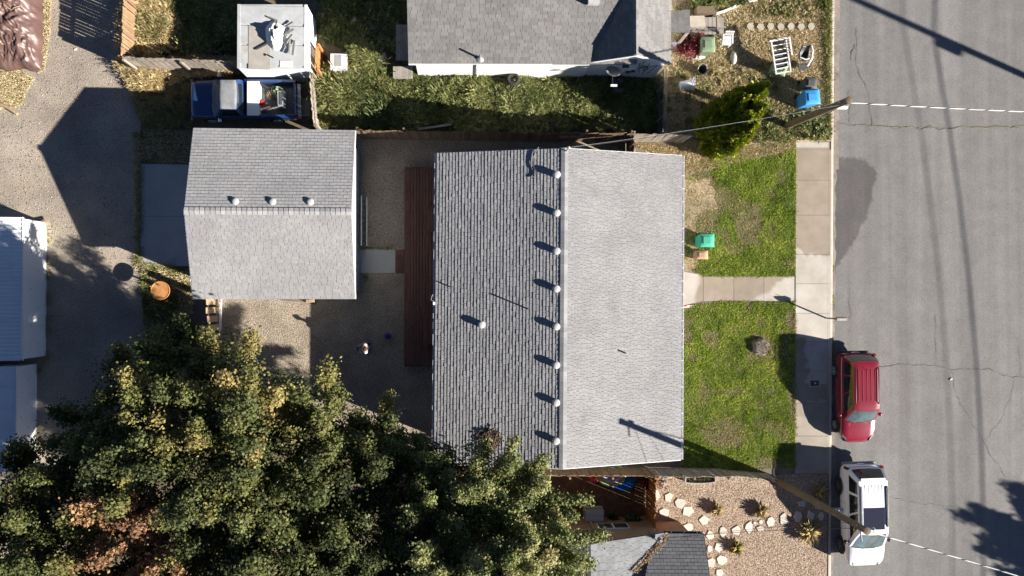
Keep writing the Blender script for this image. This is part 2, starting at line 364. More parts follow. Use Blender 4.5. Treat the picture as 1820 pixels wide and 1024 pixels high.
# dusty gutter pan beside the kerb
def strip_off(o0, o1, y0, y1, z, name, m, amp=.05, seed=3):
    a, b = P(KX(y0), y0)+kn*o0, P(KX(y1), y1)+kn*o0; c, d = P(KX(y1), y1)+kn*o1, P(KX(y0), y0)+kn*o1
    pts = [a, b]+wiggle([c, d], .25, amp, False, seed)
    for p in pts: p.z = z
    o = MB().quad(*pts).build(name, m)
    if o.data.polygons[0].normal.z < 0: o.data.flip_normals()
    return kind(o)
strip_off(.14, .50, -120, 300, ZS+.008, 'gutter', 'gutter_dirt', .04)
strip_off(.14, .34, 300, 1150, ZS+.008, 'gutter_edge', 'gutter_dirt', .09)
DP = [(1483, 279), (1515, 277), (1540, 284), (1556, 300), (1559, 320), (1551, 352), (1541, 385), (1530, 410), (1512, 440), (1494, 468), (1484, 480), (1470, 480), (1470, 279)]
def damp_patch():
    a, b = P(1483, 262, ZS), P(1576, 492, ZS); nu, nv = 70, 170; V = []; W = []
    pts = np.array([(x, y) for x, y in DP], float)
    for i in range(nu+1):
        for j in range(nv+1):
            x, y = a.x+(b.x-a.x)*i/nu, a.y+(b.y-a.y)*j/nv; px_, py_ = proj((x, y, ZS))
            q = noise.noise(Vector((x*1.5, y*1.5, 3)))*4+noise.noise(Vector((x*6, y*6, 8)))*3
            ins = inpoly(DP, np.array([px_]), np.array([py_]))[0]; d = 1e9
            for k in range(len(DP)-2):
                p, r = Vector(DP[k]), Vector(DP[k+1]); t_ = max(0, min(1, (Vector((px_, py_))-p).dot(r-p)/(r-p).length_squared)); d = min(d, (Vector((px_, py_))-p-(r-p)*t_).length)
            w = sm01((d if ins else -d)+q, -1.5, 5); V.append((x-a.x, y-a.y, 0)); W.append((w, w, w, 1))
    F_ = [(i*(nv+1)+j, (i+1)*(nv+1)+j, (i+1)*(nv+1)+j+1, i*(nv+1)+j+1) for i in range(nu) for j in range(nv)]
    me = bpy.data.meshes.new('damp_patch'); me.from_pydata(V, [], F_); me.materials.append(MT['asphalt_damp'])
    if me.polygons[0].normal.z < 0: me.flip_normals()
    ca = me.color_attributes.new('Wet', 'FLOAT_COLOR', 'POINT'); ca.data.foreach_set('color', np.array(W, np.float32).ravel()); kind(put('damp_patch', me, None, (a.x, a.y, ZS+.006)))
def sm01(x, a, b): x = min(1, max(0, (x-a)/(b-a))); return x*x*(3-2*x)
damp_patch()
def crack(px, w, m='tar', amp=.09, seed=1):
    pts = wiggle([P(x, y, ZS+.016) for x, y in px], .16, amp, False, seed); mb = MB(); k = len(pts)
    for i, p in enumerate(pts):
        d = (pts[min(i+1, k-1)]-pts[max(i-1, 0)]).normalized(); nn = Vector((-d.y, d.x, 0))
        ww = w*.7*(.3+1.1*random.random()); mb.v += [p+nn*ww/2, p-nn*ww/2]
    mb.f = [(2*i, 2*i+1, 2*i+3, 2*i+2) for i in range(k-1)]
    o = mb.build('crack', m, road)
    if o.data.polygons[0].normal.z < 0: o.data.flip_normals()
crack([(1488, 219), (1530, 222), (1600, 226), (1680, 228), (1760, 225), (1840, 224)], .045)
crack([(1540, 223.5), (1640, 228), (1740, 227), (1830, 224)], .05, 'straw', .10, 4)
crack([(1520, 50), (1523, 85), (1520, 105), (1527, 130), (1536, 150), (1545, 172), (1547, 200), (1549, 224)], .03, seed=2)
crack([(1508, 160), (1511, 190), (1509, 218)], .025, seed=5)
crack([(1522, 80), (1514, 92), (1512, 108)], .05, seed=6)
crack([(1560, 652), (1610, 648), (1660, 650), (1700, 657), (1760, 656), (1800, 671), (1840, 669)], .03, seed=7)
crack([(1662, 560), (1664, 600), (1662, 650)], .022, seed=8)
crack([(1692, 657), (1697, 690), (1708, 720), (1738, 770), (1750, 790), (1765, 815), (1790, 850)], .024, seed=9)
crack([(1802, 672), (1797, 705), (1780, 745), (1752, 785)], .018, seed=10)
crack([(1812, 610), (1815, 670)], .018, seed=11)
crack([(1590, 885), (1640, 895), (1720, 905)], .02, seed=12)
crack([(1508, 515), (1513, 545), (1510, 565)], .02, seed=14)
# ---- ground covers of the lots
sheet('alley', [(-260, -260), (222, -260), (214, 60), (212, 105), (240, 150), (252, 230), (250, 300), (247, 480), (262, 600), (250, 700), (240, 1200), (-260, 1200)], .006, 'alley', .25)
sheet('back_yard_gravel', [(392, 520), (560, 540), (634, 470), (632, 240), (800, 246), (1128, 250), (1130, 275), (900, 300), (760, 400), (780, 820), (700, 830), (560, 800), (395, 760)], .010, 'yard', .06)
sheet('side_strip_soil', [(250, 226), (345, 226), (350, 300), (336, 480), (340, 560), (365, 620), (262, 640), (250, 480)], .012, 'weed_soil', .18)
sheet('weed_lot', [(560, -120), (730, -120), (730, 105), (1185, 105), (1178, 238), (900, 238), (633, 231), (556, 231)], .012, 'weed_soil', .15)
sheet('west_lot', [(224, -120), (560, -120), (560, 231), (340, 229), (255, 226), (240, 150), (216, 108)], .014, 'weed_soil', .2)
sheet('north_front_yard', [(1180, -200), (1479, -200), (1477, 252), (1416, 252), (1400, 275), (1300, 300), (1205, 320), (1150, 270), (1128, 243), (1178, 238)], .016, 'soil', .1)
sheet('south_front_yard', [(1162, 848), (1385, 845), (1410, 843), (1470.5, 843), (1468, 1200), (1130, 1200), (1150, 960)], .010, 'pebble_bed', .03)
sheet('side_court', [(700, 846), (1165, 846), (1165, 945), (700, 945)], .010, 'bark_mulch', .02)
sheet('tree_lot', [(240, 700), (400, 690), (560, 760), (780, 810), (860, 822), (860, 846), (990, 846), (990, 1250), (60, 1250), (150, 800)], .014, 'weed_soil', .25)
LAWN_N = [(1212, 300), (1250, 288), (1300, 278), (1360, 262), (1414, 245), (1415, 300), (1414, 400), (1413, 491), (1330, 492), (1248, 491), (1240, 484), (1225, 478), (1212, 482)]
LAWN_S = [(1212, 545), (1240, 541), (1280, 537), (1413, 536), (1413, 640), (1414, 740), (1413, 830), (1375, 832), (1340, 838), (1212, 838)]
sheet('north_lawn', LAWN_N, .018, 'lawn_soil', .05)
sheet('south_lawn', LAWN_S, .018, 'lawn_soil', .05)
sheet('house_front_soil', [(1195, 270), (1232, 280), (1228, 300), (1238, 400), (1240, 475), (1222, 483), (1195, 483)], .020, 'soil', .08)
# ---- pavement slabs, some still damp from watering
def slab(parent, a, b, c, d, z0, z1, m, wetfn=None, gap=.012, name='slab'):
    """a,b,c,d world corners in order; top is a fine grid so that stains have edges"""
    ctr = (a+b+c+d)/4; A = [p+(ctr-p).normalized()*gap for p in (a, b, c, d)]; N = 26
    V = []; F_ = []; W = []
    for i in range(N+1):
        for j in range(N+1):
            u, v = i/N, j/N; p = (A[0]*(1-u)+A[1]*u)*(1-v)+(A[3]*(1-u)+A[2]*u)*v
            V.append((p.x-ctr.x, p.y-ctr.y, z1)); W.append(wetfn(*proj((p.x, p.y, z1))) if wetfn else 0)
    for i in range(N):
        for j in range(N):
            k = i*(N+1)+j; F_.append((k, k+N+1, k+N+2, k+1))
    k = len(V)
    for p in A: V.append((p.x-ctr.x, p.y-ctr.y, z1)); W.append(0)
    for p in A: V.append((p.x-ctr.x, p.y-ctr.y, z0)); W.append(0)
    F_ += [(k+i, k+(i+1) % 4, k+4+(i+1) % 4, k+4+i) for i in range(4)]
    me = bpy.data.meshes.new(name); me.from_pydata(V, [], F_); me.materials.append(MT[m])
    bm = bmesh.new(); bm.from_mesh(me); bmesh.ops.recalc_face_normals(bm, faces=bm.faces); bm.to_mesh(me); bm.free()
    if me.polygons[0].normal.z < 0: me.flip_normals()
    ca = me.color_attributes.new('Wet', 'FLOAT_COLOR', 'POINT')
    ca.data.foreach_set('color', np.array([(w, w, w, 1) for w in W], np.float32).ravel())
    return put(name, me, parent, (ctr.x, ctr.y, 0))
def sm01(x, a, b): x = min(1, max(0, (x-a)/(b-a))); return x*x*(3-2*x)
def wet_walk(x, y):
    q = noise.noise(Vector((x*.035, y*.035, 1)))*16+noise.noise(Vector((x*.11, y*.11, 4)))*6
    if x > 1411: # sidewalk
        if y < 262: return 0
        w = 1-sm01(y+q+abs(x-1445)*.12, 452, 457)
        w = max(w, .55*sm01(y, 690, 720)*(1-.3*sm01(x, 1440, 1470)))
        if y > 600: w = max(w, sm01(1436+q*1.2-x, 0, 5)*.9 if y < 740 else .6)
        if 682+q*.4 < y < 712+q*.4 and x < 1470: w = max(w, .9)
        return w
    w = sm01(x+q*.6, 1236, 1243)
    edge = 1358+(528-y)*1.6
    return w*(1-sm01(x+q, edge-14, edge))
walk = kind(thing('sidewalk', None, None, P(1445, 550)))
SY = [253, 266, 320.5, 382.5, 452, 504.5, 557, 607.5, 661, 717, 775, 842]
for i in range(len(SY)-1):
    y0, y1 = SY[i], SY[i+1]; xl = lambda y: 1414+(y-250)*-.002
    slab(walk, P(xl(y0), y0), P(KX(y0)-4.2, y0), P(KX(y1)-4.2, y1), P(xl(y1), y1), -.05, .024, 'concrete', wet_walk)
edge = kind(thing('kerb_apron', None, None, P(1474, 550)))
for i in range(1, len(SY)-1):
    y0, y1 = SY[i], SY[i+1]
    slab(edge, P(KX(y0)-4.2, y0), P(KX(y0), y0), P(KX(y1), y1), P(KX(y1)-4.2, y1), -.05, .020, 'concrete', wet_walk, .006)
path = kind(thing('front_walk', None, None, P(1310, 514)))
XW = [1195, 1250, 1304, 1357.5, 1412]
for i in range(4):
    x0, x1 = XW[i], XW[i+1]; e = 5 if i == 0 else 0
    yt0 = 479 if i == 0 else 491.5; yb0 = 548 if i == 0 else 535.5
    slab(path, P(x0, yt0), P(x1, 491.5-e*.5), P(x1, 535), P(x0, yb0), -.05, .022, 'concrete', wet_walk)
drive = kind(thing('garage_apron', None, None, P(292, 383)))
slab(drive, P(250, 291), P(352, 293), P(352, 384.5), P(250, 384.5), -.05, .03, 'slab')
slab(drive, P(250, 384.5), P(352, 384.5), P(352, 473), P(250, 474), -.05, .03, 'slab')
gpath = kind(thing('back_path', None, None, P(668, 465)))
slab(gpath, P(620, 443), P(703, 444), P(703, 485.5), P(620, 485.5), -.05, .03, 'slab')
for i in range(4):
    a = P(703.5, 444+i*10.4); b = P(718, 444+i*10.4+10.4)
    MB().box(((a.x+b.x)/2, (a.y+b.y)/2, .02), (abs(b.x-a.x)-.01, abs(a.y-b.y)-.012, .06)).build('paver', 'deck', gpath)
cover = thing('utility_cover', 'rectangular meter box lid set in the sidewalk beside the red car', 'utility cover', P(1447, 681, .03))
a = P(1447, 681)
MB().box((a.x, a.y, .02), (.55, .37, .05)).build('frame', 'kerb', cover)
MB().box((a.x, a.y, .03), (.44, .28, .05)).build('lid', 'darkgrey', cover)
MB().lathe([(.045, .05), (.045, .065), (.02, .07)], (a.x+.03, a.y, 0), 12).build('knob', 'white_plastic', cover, 40)

# ================================================================ grasses and weeds
def blades(name, XY, z0, h, w, col, lean=.5, label=None, cat=None, knd='stuff', mt='grass', parent=None):
    n = len(XY); a = rng.random(n)*2*math.pi; b = rng.random(n)*2*math.pi; ln = lean*h*(.3+rng.random(n))
    V = np.zeros((n, 3, 3)); V[:, 0, 0] = XY[:, 0]-np.cos(a)*w/2; V[:, 0, 1] = XY[:, 1]-np.sin(a)*w/2
    V[:, 1, 0] = XY[:, 0]+np.cos(a)*w/2; V[:, 1, 1] = XY[:, 1]+np.sin(a)*w/2
    V[:, 2, 0] = XY[:, 0]+np.cos(b)*ln; V[:, 2, 1] = XY[:, 1]+np.sin(b)*ln; V[:, :2, 2] = np.broadcast_to(z0, n)[:, None]; V[:, 2, 2] = z0+h
    V = V.reshape(-1, 3); c = np.repeat(col, 3, 0); c[2::3] *= 1.15
    ctr = Vector((float(XY[:, 0].mean()), float(XY[:, 1].mean()), 0)); V -= np.array(ctr)
    me = np_mesh(name, V, np.arange(3*n).reshape(-1, 3), mt, c); o = put(name, me, parent, ctr)
    if knd: o['kind'] = knd
    if label: tag(o, label, cat)
    return o
def pal(t, *cs):
    t = np.clip(t, 0, .9999)*(len(cs)-1); i = t.astype(int); f = (t-i)[:, None]; C = np.array(cs, float); return C[i]*(1-f)+C[i+1]*f
def pxy(XY):  # photo pixel of ground points
    d = np.array([proj((x, y, 0)) for x, y in XY]); return d[:, 0], d[:, 1]
def lawn(name, poly, n, drycenters, label):
    W = [P(x, y) for x, y in poly]; XY = scatter(W, n); XY += rng.normal(0, .045, XY.shape)
    t = nz(XY[:, 0], XY[:, 1], .8, 0)*.5+nz(XY[:, 0], XY[:, 1], 2.6, 1)*.5
    dry = np.zeros(n)
    for cx, cy, rx, ry in drycenters:
        c = P(cx, cy); q = ((XY[:, 0]-c.x)/(rx/36))**2+((XY[:, 1]-c.y)/(ry/36))**2
        dry = np.maximum(dry, np.clip(1.55-q+(nz(XY[:, 0], XY[:, 1], 3.5, 3)-.5)*1.5, 0, 1))
    dry = np.maximum(dry, (nz(XY[:, 0], XY[:, 1], 1.7, 4) > .76)*.55)
    keep = rng.random(n) > dry*.25; XY, t, dry = XY[keep], t[keep], dry[keep]; n = len(XY)
    col = pal(t, (.155, .22, .03), (.265, .355, .046), (.385, .455, .082), (.55, .54, .17))
    straw = pal(rng.random(n), (.40, .32, .18), (.52, .43, .27)); mk = (rng.random(n) < dry*.9+.015)[:, None]
    col = np.where(mk, straw, col)*(.7+.6*rng.random((n, 1)))
    h = (.04+.05*rng.random(n))*(.5+1.0*nz(XY[:, 0], XY[:, 1], 3.2, 2))*(1-.4*dry)
    return blades(name, XY, .018, h, .030, col, 1.0, label, 'lawn')
sheet('bare_patch', [(1213, 318), (1236, 314), (1258, 322), (1270, 340), (1274, 360), (1262, 380), (1246, 398), (1232, 408), (1230, 470), (1213, 476)], .024, 'soil', .34, .2)
lawn('lawn_grass', LAWN_N, 52000, [(1242, 352, 46, 40), (1245, 396, 36, 24), (1230, 300, 34, 16), (1345, 262, 60, 16), (1225, 470, 18, 14), (1330, 400, 22, 40)], 'green lawn with a straw coloured patch beside the garbage carts')
lawn('lawn_grass', LAWN_S, 70000, [(1215, 590, 14, 24), (1290, 770, 40, 25), (1350, 615, 24, 22), (1412, 700, 10, 60), (1408, 570, 12, 20), (1370, 826, 25, 12), (1260, 600, 15, 10)], 'thick green lawn around the tree stump')
# sparse dry grass of the north neighbour's front yard
def drygrass(name, poly, n, label, green=.35, hh=(.06, .2), w=.035, seed=0):
    XY = scatter([P(x, y) for x, y in poly], n)
    t = nz(XY[:, 0]+seed, XY[:, 1], .55, 0)*.55+nz(XY[:, 0], XY[:, 1]+seed, 2.2, 1)*.45
    gr = rng.random(n) < np.clip((t-(1-green))*5+.5, .03, .95)
    col = np.where(gr[:, None], pal(rng.random(n), (.10, .13, .03), (.19, .21, .055), (.28, .28, .10)), pal(rng.random(n), (.42, .34, .20), (.58, .49, .30), (.72, .62, .42)))
    h = (hh[0]+(hh[1]-hh[0])*rng.random(n)**2)*np.where(gr, 1.3, .8)
    return blades(name, XY, .016, h, w, col*(.75+.5*rng.random((n, 1))), .9, label, 'grass')
drygrass('dry_grass', [(1200, -40), (1477, -40), (1476, 250), (1416, 250), (1300, 258), (1215, 280), (1190, 240), (1182, 110), (1200, 60)], 60000, 'patchy dry grass and weeds around the junk by the street', .16)
drygrass('verge_grass', [(1462, -30), (1478, -30), (1476, 240), (1466, 240)], 2600, 'ragged green grass fringe along the kerb', .9, (.08, .25))
drygrass('dry_stubble', [(1128, 244), (1225, 248), (1300, 260), (1414, 252), (1405, 268), (1300, 292), (1215, 312), (1150, 268), (1130, 262)], 16000, 'straw stubble at the weathered fence foot', .1, (.05, .12))
drygrass('straw_litter', [(0, 122), (40, 126), (62, 140), (50, 160), (38, 190), (-10, 196)], 7000, 'loose straw spilled below the brown tarp', .0, (.04, .16), .03)
drygrass('straw_litter', [(78, 0), (92, 0), (90, 60), (80, 126), (66, 132), (76, 90)], 2600, 'thin straw along the edge of the brown tarp', .0, (.04, .12), .03)
drygrass('alley_weeds', [(250, 230), (345, 232), (335, 290), (252, 290), (250, 480), (240, 480), (236, 240)], 6500, 'low dead weeds beside the garage apron', .35, (.05, .2), .03, 9)
drygrass('alley_weeds', [(250, 476), (338, 478), (345, 555), (300, 600), (255, 560)], 6000, 'shaded weeds around the rusty round table', .5, (.05, .22), .03, 19)
def weeds(name, poly, n, hr_, per, col, label, leafy=.5, lw=.05, spread=.32, cat='weeds', group=None, ptsxy=None):
    """clumps of tall leafy weeds: every clump is a fan of bent leaves"""
    C = scatter([P(x, y) for x, y in poly], n) if ptsxy is None else np.array(ptsxy)
    n = len(C); mound = nz(C[:, 0], C[:, 1], .5, 2)*.7+nz(C[:, 0], C[:, 1], 1.5, 3)*.5
    Hc = hr_[0]+(hr_[1]-hr_[0])*np.clip((mound-.3)*1.6, 0, 1)*(.45+.75*rng.random(n)); tone = rng.random(n)*.6+nz(C[:, 0], C[:, 1], .7, 5)*.5
    N = n*per; k = np.repeat(np.arange(n), per); a = rng.random(N)*2*math.pi; rr = spread*(.25+.75*rng.random(N))*(.5+Hc[k]); t0 = rng.random(N)
    z = Hc[k]*t0**.7; base = np.stack([C[k, 0]+np.cos(a)*rr*t0*.8, C[k, 1]+np.sin(a)*rr*t0*.8, z*.75], 1)
    L = (.10+.22*rng.random(N))*(.5+Hc[k]*.6); el = rng.random(N)*1.1-.1
    d = np.stack([np.cos(a+rng.normal(0, .6, N))*np.cos(el), np.sin(a+rng.normal(0, .6, N))*np.cos(el), np.sin(el)], 1)
    sd_ = np.cross(d, np.array([0, 0, 1.])); sd_ /= np.linalg.norm(sd_, axis=1)[:, None]+1e-6
    w = lw*(.5+rng.random(N))[:, None]
    V = np.stack([base, base+d*L[:, None]*.5+sd_*w*.5, base+d*L[:, None], base+d*L[:, None]*.5-sd_*w*.5], 1).reshape(-1, 3)
    c = pal(np.clip(tone[k]+rng.normal(0, .13, N), 0, 1), *col)*(.75+.5*rng.random((N, 1))); c = np.repeat(c, 4, 0)
    ctr = Vector((float(C[:, 0].mean()), float(C[:, 1].mean()), 0)); V -= np.array(ctr)
    o = put(name, np_mesh(name, V, np.arange(4*N).reshape(-1, 4), 'leaf', c), None, ctr); o['kind'] = 'stuff'
    return tag(o, label, cat, group)
GREEN = [(.050, .068, .022), (.10, .125, .038), (.19, .21, .068), (.32, .315, .135)]
DRY = [(.26, .21, .10), (.44, .35, .18), (.62, .51, .28), (.50, .39, .22)]
OLIVE = [(.10, .11, .035), (.18, .18, .065), (.28, .25, .11), (.40, .33, .17)]
weeds('tall_weeds', [(562, 125), (640, 118), (720, 145), (735, 128), (1170, 126), (1172, 232), (800, 232), (640, 229), (560, 226)], 1700, (.25, .95), 88, GREEN, 'tall rank green weeds filling the strip behind the white walled house', lw=.038)
weeds('tall_weeds', [(563, 130), (640, 112), (700, 160), (690, 225), (566, 224)], 220, (.5, 1.2), 100, OLIVE, 'pale tall weeds beside the leaning board fence', lw=.05)
LUSH = [(.05, .068, .024), (.10, .13, .04), (.21, .235, .08), (.36, .345, .15)]
weeds('weed_bush', [(566, 150), (640, 146), (700, 168), (690, 222), (570, 222)], 42, (.7, 1.7), 170, LUSH, 'tall bushy sunlit weeds right of the leaning fence', lw=.04, spread=.5)
weeds('weed_bush', [(640, 95), (672, 100), (676, 130), (645, 135)], 7, (.9, 1.7), 200, LUSH, 'tuft of tall reedy weeds near the white appliance', lw=.03, spread=.35)
weeds('weed_bush', [(740, 135), (1040, 135), (1040, 200), (820, 215), (740, 190)], 26, (.5, 1.2), 130, LUSH, 'bushy sunlit weeds below the white wall', lw=.04, spread=.5)
weeds('low_weeds', [(565, -30), (722, -30), (722, 110), (640, 100), (565, 70)], 260, (.1, .45), 60, GREEN, 'low shaded weeds between shed and dark roofed house')
weeds('dry_brush', [(222, 2), (300, 0), (335, 80), (300, 97), (220, 96)], 190, (.3, .95), 90, DRY, 'tan dry brush inside the corner fence', lw=.03)
weeds('green_brush', [(296, 0), (420, -20), (420, 100), (320, 92)], 240, (.25, .9), 80, GREEN, 'shaded green brush beside the white shed', lw=.045)
weeds('green_brush', [(240, 36), (300, 40), (285, 76), (245, 72)], 40, (.6, 1.1), 110, OLIVE, 'olive bush behind the sunlit corner fence', lw=.035)
weeds('dry_brush', [(214, 112), (300, 104), (420, 110), (424, 128), (330, 136), (290, 160), (240, 160)], 210, (.2, .75), 90, DRY, 'tan dry brush below the corner fence', lw=.03)
weeds('dry_brush', [(235, 158), (330, 140), (344, 150), (345, 224), (255, 226)], 150, (.12, .5), 70, OLIVE, 'shaded dry brush in front of the blue pickup', lw=.03)
weeds('front_weeds', [(1225, 105), (1320, 110), (1380, 120), (1420, 215), (1400, 245), (1300, 255), (1235, 235), (1185, 215), (1190, 130)], 110, (.08, .4), 55, OLIVE, 'scrubby low weeds around the yellow green shrub')
weeds('front_weeds', [(1345, 180), (1470, 200), (1474, 250), (1415, 250), (1350, 258)], 80, (.08, .45), 60, GREEN, 'leafy weeds around the foot of the dark utility pole')
weeds('front_bush', [(1228, -25), (1330, -25), (1320, 8), (1232, 12)], 55, (.4, 1.0), 120, GREEN, 'leafy bushes at the top edge beside the porch')
weeds('front_weeds', [(1330, -10), (1440, -10), (1440, 30), (1340, 30)], 60, (.05, .3), 45, OLIVE, 'thin weeds above the cast stepping stones')
weeds('garage_weeds', [(262, 600), (330, 560), (372, 600), (300, 650)], 40, (.2, .7), 80, GREEN, 'shaded weeds under the maple by the alley')

# loose stones: small four sided chips lying on the gravel
def stones(name, poly, n, sz, cols, label, z=.012):
    XY = scatter([P(x, y) for x, y in poly], n); s_ = sz[0]+(sz[1]-sz[0])*rng.random(n)**2; a = rng.random(n)*6.283
    V = np.zeros((n, 5, 3))
    for k in range(4):
        V[:, k, 0] = XY[:, 0]+np.cos(a+k*1.57)*s_*(.7+.6*rng.random(n)); V[:, k, 1] = XY[:, 1]+np.sin(a+k*1.57)*s_*(.7+.6*rng.random(n)); V[:, k, 2] = z-.01
    V[:, 4, 0] = XY[:, 0]+rng.normal(0, .2, n)*s_; V[:, 4, 1] = XY[:, 1]+rng.normal(0, .2, n)*s_; V[:, 4, 2] = z+s_*.75
    Fc = np.concatenate([np.stack([np.arange(n)*5+k, np.arange(n)*5+(k+1) % 4, np.arange(n)*5+4], 1) for k in range(4)])
    c = np.repeat(pal(rng.random(n), *cols)*(.6+.7*rng.random((n, 1))), 5, 0); V = V.reshape(-1, 3); ctr = np.append(V[:, :2].mean(0), 0); 
    o = put(name, np_mesh(name, V-ctr, Fc, 'stone_chip', c), None, Vector(ctr)); o['kind'] = 'stuff'; return tag(o, label, 'gravel')
MT['stone_chip'] = leafmat('stone_chips', 0, .9)
stones('pebbles', [(1167, 850), (1380, 852), (1410, 848), (1470, 846), (1467, 1060), (1240, 1060), (1258, 950), (1167, 948)], 17000, (.012, .036), [(.22, .14, .09), (.38, .29, .21), (.50, .42, .33), (.16, .12, .10)], 'tan and rust pebbles covering the south front yard')
stones('gravel_chips', [(400, 540), (560, 540), (632, 490), (632, 250), (770, 250), (716, 300), (716, 660), (770, 780), (600, 790), (400, 700)], 17000, (.010, .032), [(.20, .16, .12), (.36, .30, .23), (.46, .40, .33), (.14, .12, .10)], 'grey brown gravel chips of the back yard')
stones('alley_stones', [(0, 200), (80, 0), (210, 0), (212, 110), (245, 160), (245, 500), (250, 700), (90, 800), (85, 380), (0, 370)], 9000, (.012, .04), [(.24, .21, .18), (.40, .36, .30), (.13, .12, .11)], 'scattered stones on the alley surface')

def fringe(name, px, n, w, h, cols, label, z=0):
    pts = [P(x, y) for x, y in px]; seg = [(a, b) for a, b in zip(pts, pts[1:])]; L = np.array([(b-a).length for a, b in seg]); k = rng.choice(len(seg), n, p=L/L.sum()); t = rng.random(n)
    A = np.array([(a.x, a.y) for a, b in seg]); B = np.array([(b.x, b.y) for a, b in seg]); XY = A[k]+(B[k]-A[k])*t[:, None]+rng.normal(0, w, (n, 2)); ok = nz(XY[:, 0], XY[:, 1], 1.8, 4) > .45; XY = XY[ok]; n = len(XY)
    return blades(name, XY, z, h*(.4+rng.random(n)), .03, pal(rng.random(n), *cols)*(.7+.6*rng.random((n, 1))), 1.0, label, 'weeds')
GR = [(.12, .17, .03), (.22, .28, .06), (.34, .33, .14)]; ST = [(.34, .28, .16), (.5, .42, .26), (.2, .2, .08)]
fringe('gutter_weeds', [(1482, 470), (1482, 640)], 900, .05, .09, GR, 'small green weeds growing in the gutter near the front walk', ZS)
fringe('gutter_weeds', [(1483, 100), (1483, 300)], 700, .05, .07, ST, 'dry weeds in the gutter below the dark pole', ZS)
fringe('walk_edge_grass', [(1414, 536), (1413, 700), (1413, 838)], 1500, .05, .09, ST, 'straw fringe between the south lawn and the sidewalk')
fringe('apron_edge_weeds', [(250, 292), (250, 474), (335, 474)], 2200, .10, .14, GR+ST, 'weeds along the edge of the garage apron')
fringe('alley_edge_weeds', [(82, 395), (84, 640), (66, 660), (62, 830)], 2200, .14, .16, GR+ST, 'weeds along the foot of the white metal buildings')
fringe('fence_foot_weeds', [(232, 0), (228, 108), (240, 150)], 1500, .12, .18, GR+ST, 'weeds along the alley side of the corner fence')
fringe('path_edge_weeds', [(634, 440), (716, 440)], 500, .06, .08, ST, 'dry leaves of grass along the back path')
# ================================================================ buildings
def shingles(name, p0, p1, p2, p3, m, parent, ex=.145, tw=.32, th=.016, jit=.0, tone=(.86, 1.12), lift=.012):
    """p0,p1 eave ends; p2,p3 the upper edge above p1 and p0: every tab is a little wedge"""
    p0, p1, p2, p3 = [Vector(p) for p in (p0, p1, p2, p3)]
    a = (p1-p0).normalized(); nrm = a.cross(p3-p0).normalized(); nrm = nrm if nrm.z > 0 else -nrm
    up = nrm.cross(a).normalized(); up = up if up.z > 0 else -up
    n = max(1, int(round(max((p3-p0).dot(up), (p2-p1).dot(up))/ex))); org = (p0+p1+p2+p3)/4
    V = []; Fc4 = []; cols = []
    for i in range(n):
        f0, f1 = i/n, (i+1)/n
        l0, r0 = p0.lerp(p3, f0), p1.lerp(p2, f0); L, Rr = (l0-org).dot(a), (r0-org).dot(a)
        if Rr-L < .03: continue
        hgt = ((p3-p0)/n).dot(up)*1.0; hgt = max(hgt, ((p2-p1)/n).dot(up)); h0 = (l0-org).dot(up)
        x = L-tw*((i*.5) % 1)-tw*random.random()*jit
        while x < Rr:
            w = tw*(1+(random.random()-.5)*jit); xa, xb = max(x+.006, L), min(x+w-.006, Rr); x += w
            if xb-xa < .03: continue
            dy = (random.random()-.5)*.004; t = th*(.7+.5*random.random()) if jit else th*(.8+.4*random.random())
            base = org+up*(h0-.012+dy); q = [base+a*xx for xx in (xa, xb)]; top = [v+up*(hgt+.02) for v in q]
            k = len(V)
            V += [q[0]+nrm*lift, q[1]+nrm*lift, q[0]+nrm*(lift+t), q[1]+nrm*(lift+t), top[0]+nrm*(lift+.001), top[1]+nrm*(lift+.001)]
            Fc4 += [(k+2, k+3, k+5, k+4), (k, k+1, k+3, k+2), (k, k+2, k+4, k+4), (k+1, k+5, k+3, k+3)]
            g_ = tone[0]+(tone[1]-tone[0])*random.random(); tint = (random.random()-.5)*.03
            cols += [(g_*(1+tint), g_, g_*(1-tint))]*6
    fs = [tuple(dict.fromkeys(f)) for f in Fc4]
    me = bpy.data.meshes.new(name); me.from_pydata([v-org for v in V], [], fs); me.materials.append(MT[m])
    bm = bmesh.new(); bm.from_mesh(me); bmesh.ops.recalc_face_normals(bm, faces=bm.faces); bm.to_mesh(me); bm.free()
    up_faces = sum(p.normal.dot(nrm)*p.area for p in me.polygons)
    if up_faces < 0: me.flip_normals()
    ca = me.color_attributes.new('Col', 'FLOAT_COLOR', 'POINT')
    ca.data.foreach_set('color', np.array([c+(1,) for c in cols], np.float32).ravel())
    o = put(name, me, parent, org); o['kind'] = 'stuff'; return o
def slopeslab(parent, pts, m='deck_base', th=.12, name='roof_slope'):
    pts = [Vector(p) for p in pts]; n = len(pts); mb = MB()
    mb.add(pts+[p-Vector((0, 0, th)) for p in pts], [tuple(range(n)), tuple(range(n, 2*n))[::-1]]+[(i, (i+1) % n, n+(i+1) % n, n+i) for i in range(n)])
    return mb.build(name, m, parent)
def capmesh(m, w, drop, ln, tone):
    mb = MB(); t = .016
    for x, z in ((0, 0),): pass
    vs = []
    for y, lift in ((-ln/2, .02), (ln/2+.03, .004)):
        vs += [(-w, y, -drop+lift-.012), (-w, y, -drop+lift), (0, y, lift), (w, y, -drop+lift), (w, y, -drop+lift-.012)]
    mb.add(vs, [(1, 2, 7, 6), (2, 3, 8, 7), (0, 1, 6, 5), (3, 4, 9, 8), (0, 4, 3, 2, 1), (5, 6, 7, 8, 9)])
    me = mb.mesh('ridge_cap', m)
    ca = me.color_attributes.new('Col', 'FLOAT_COLOR', 'POINT'); k = len(me.vertices)
    ca.data.foreach_set('color', np.array([(tone, tone, tone, 1)]*k, np.float32).ravel()); return me
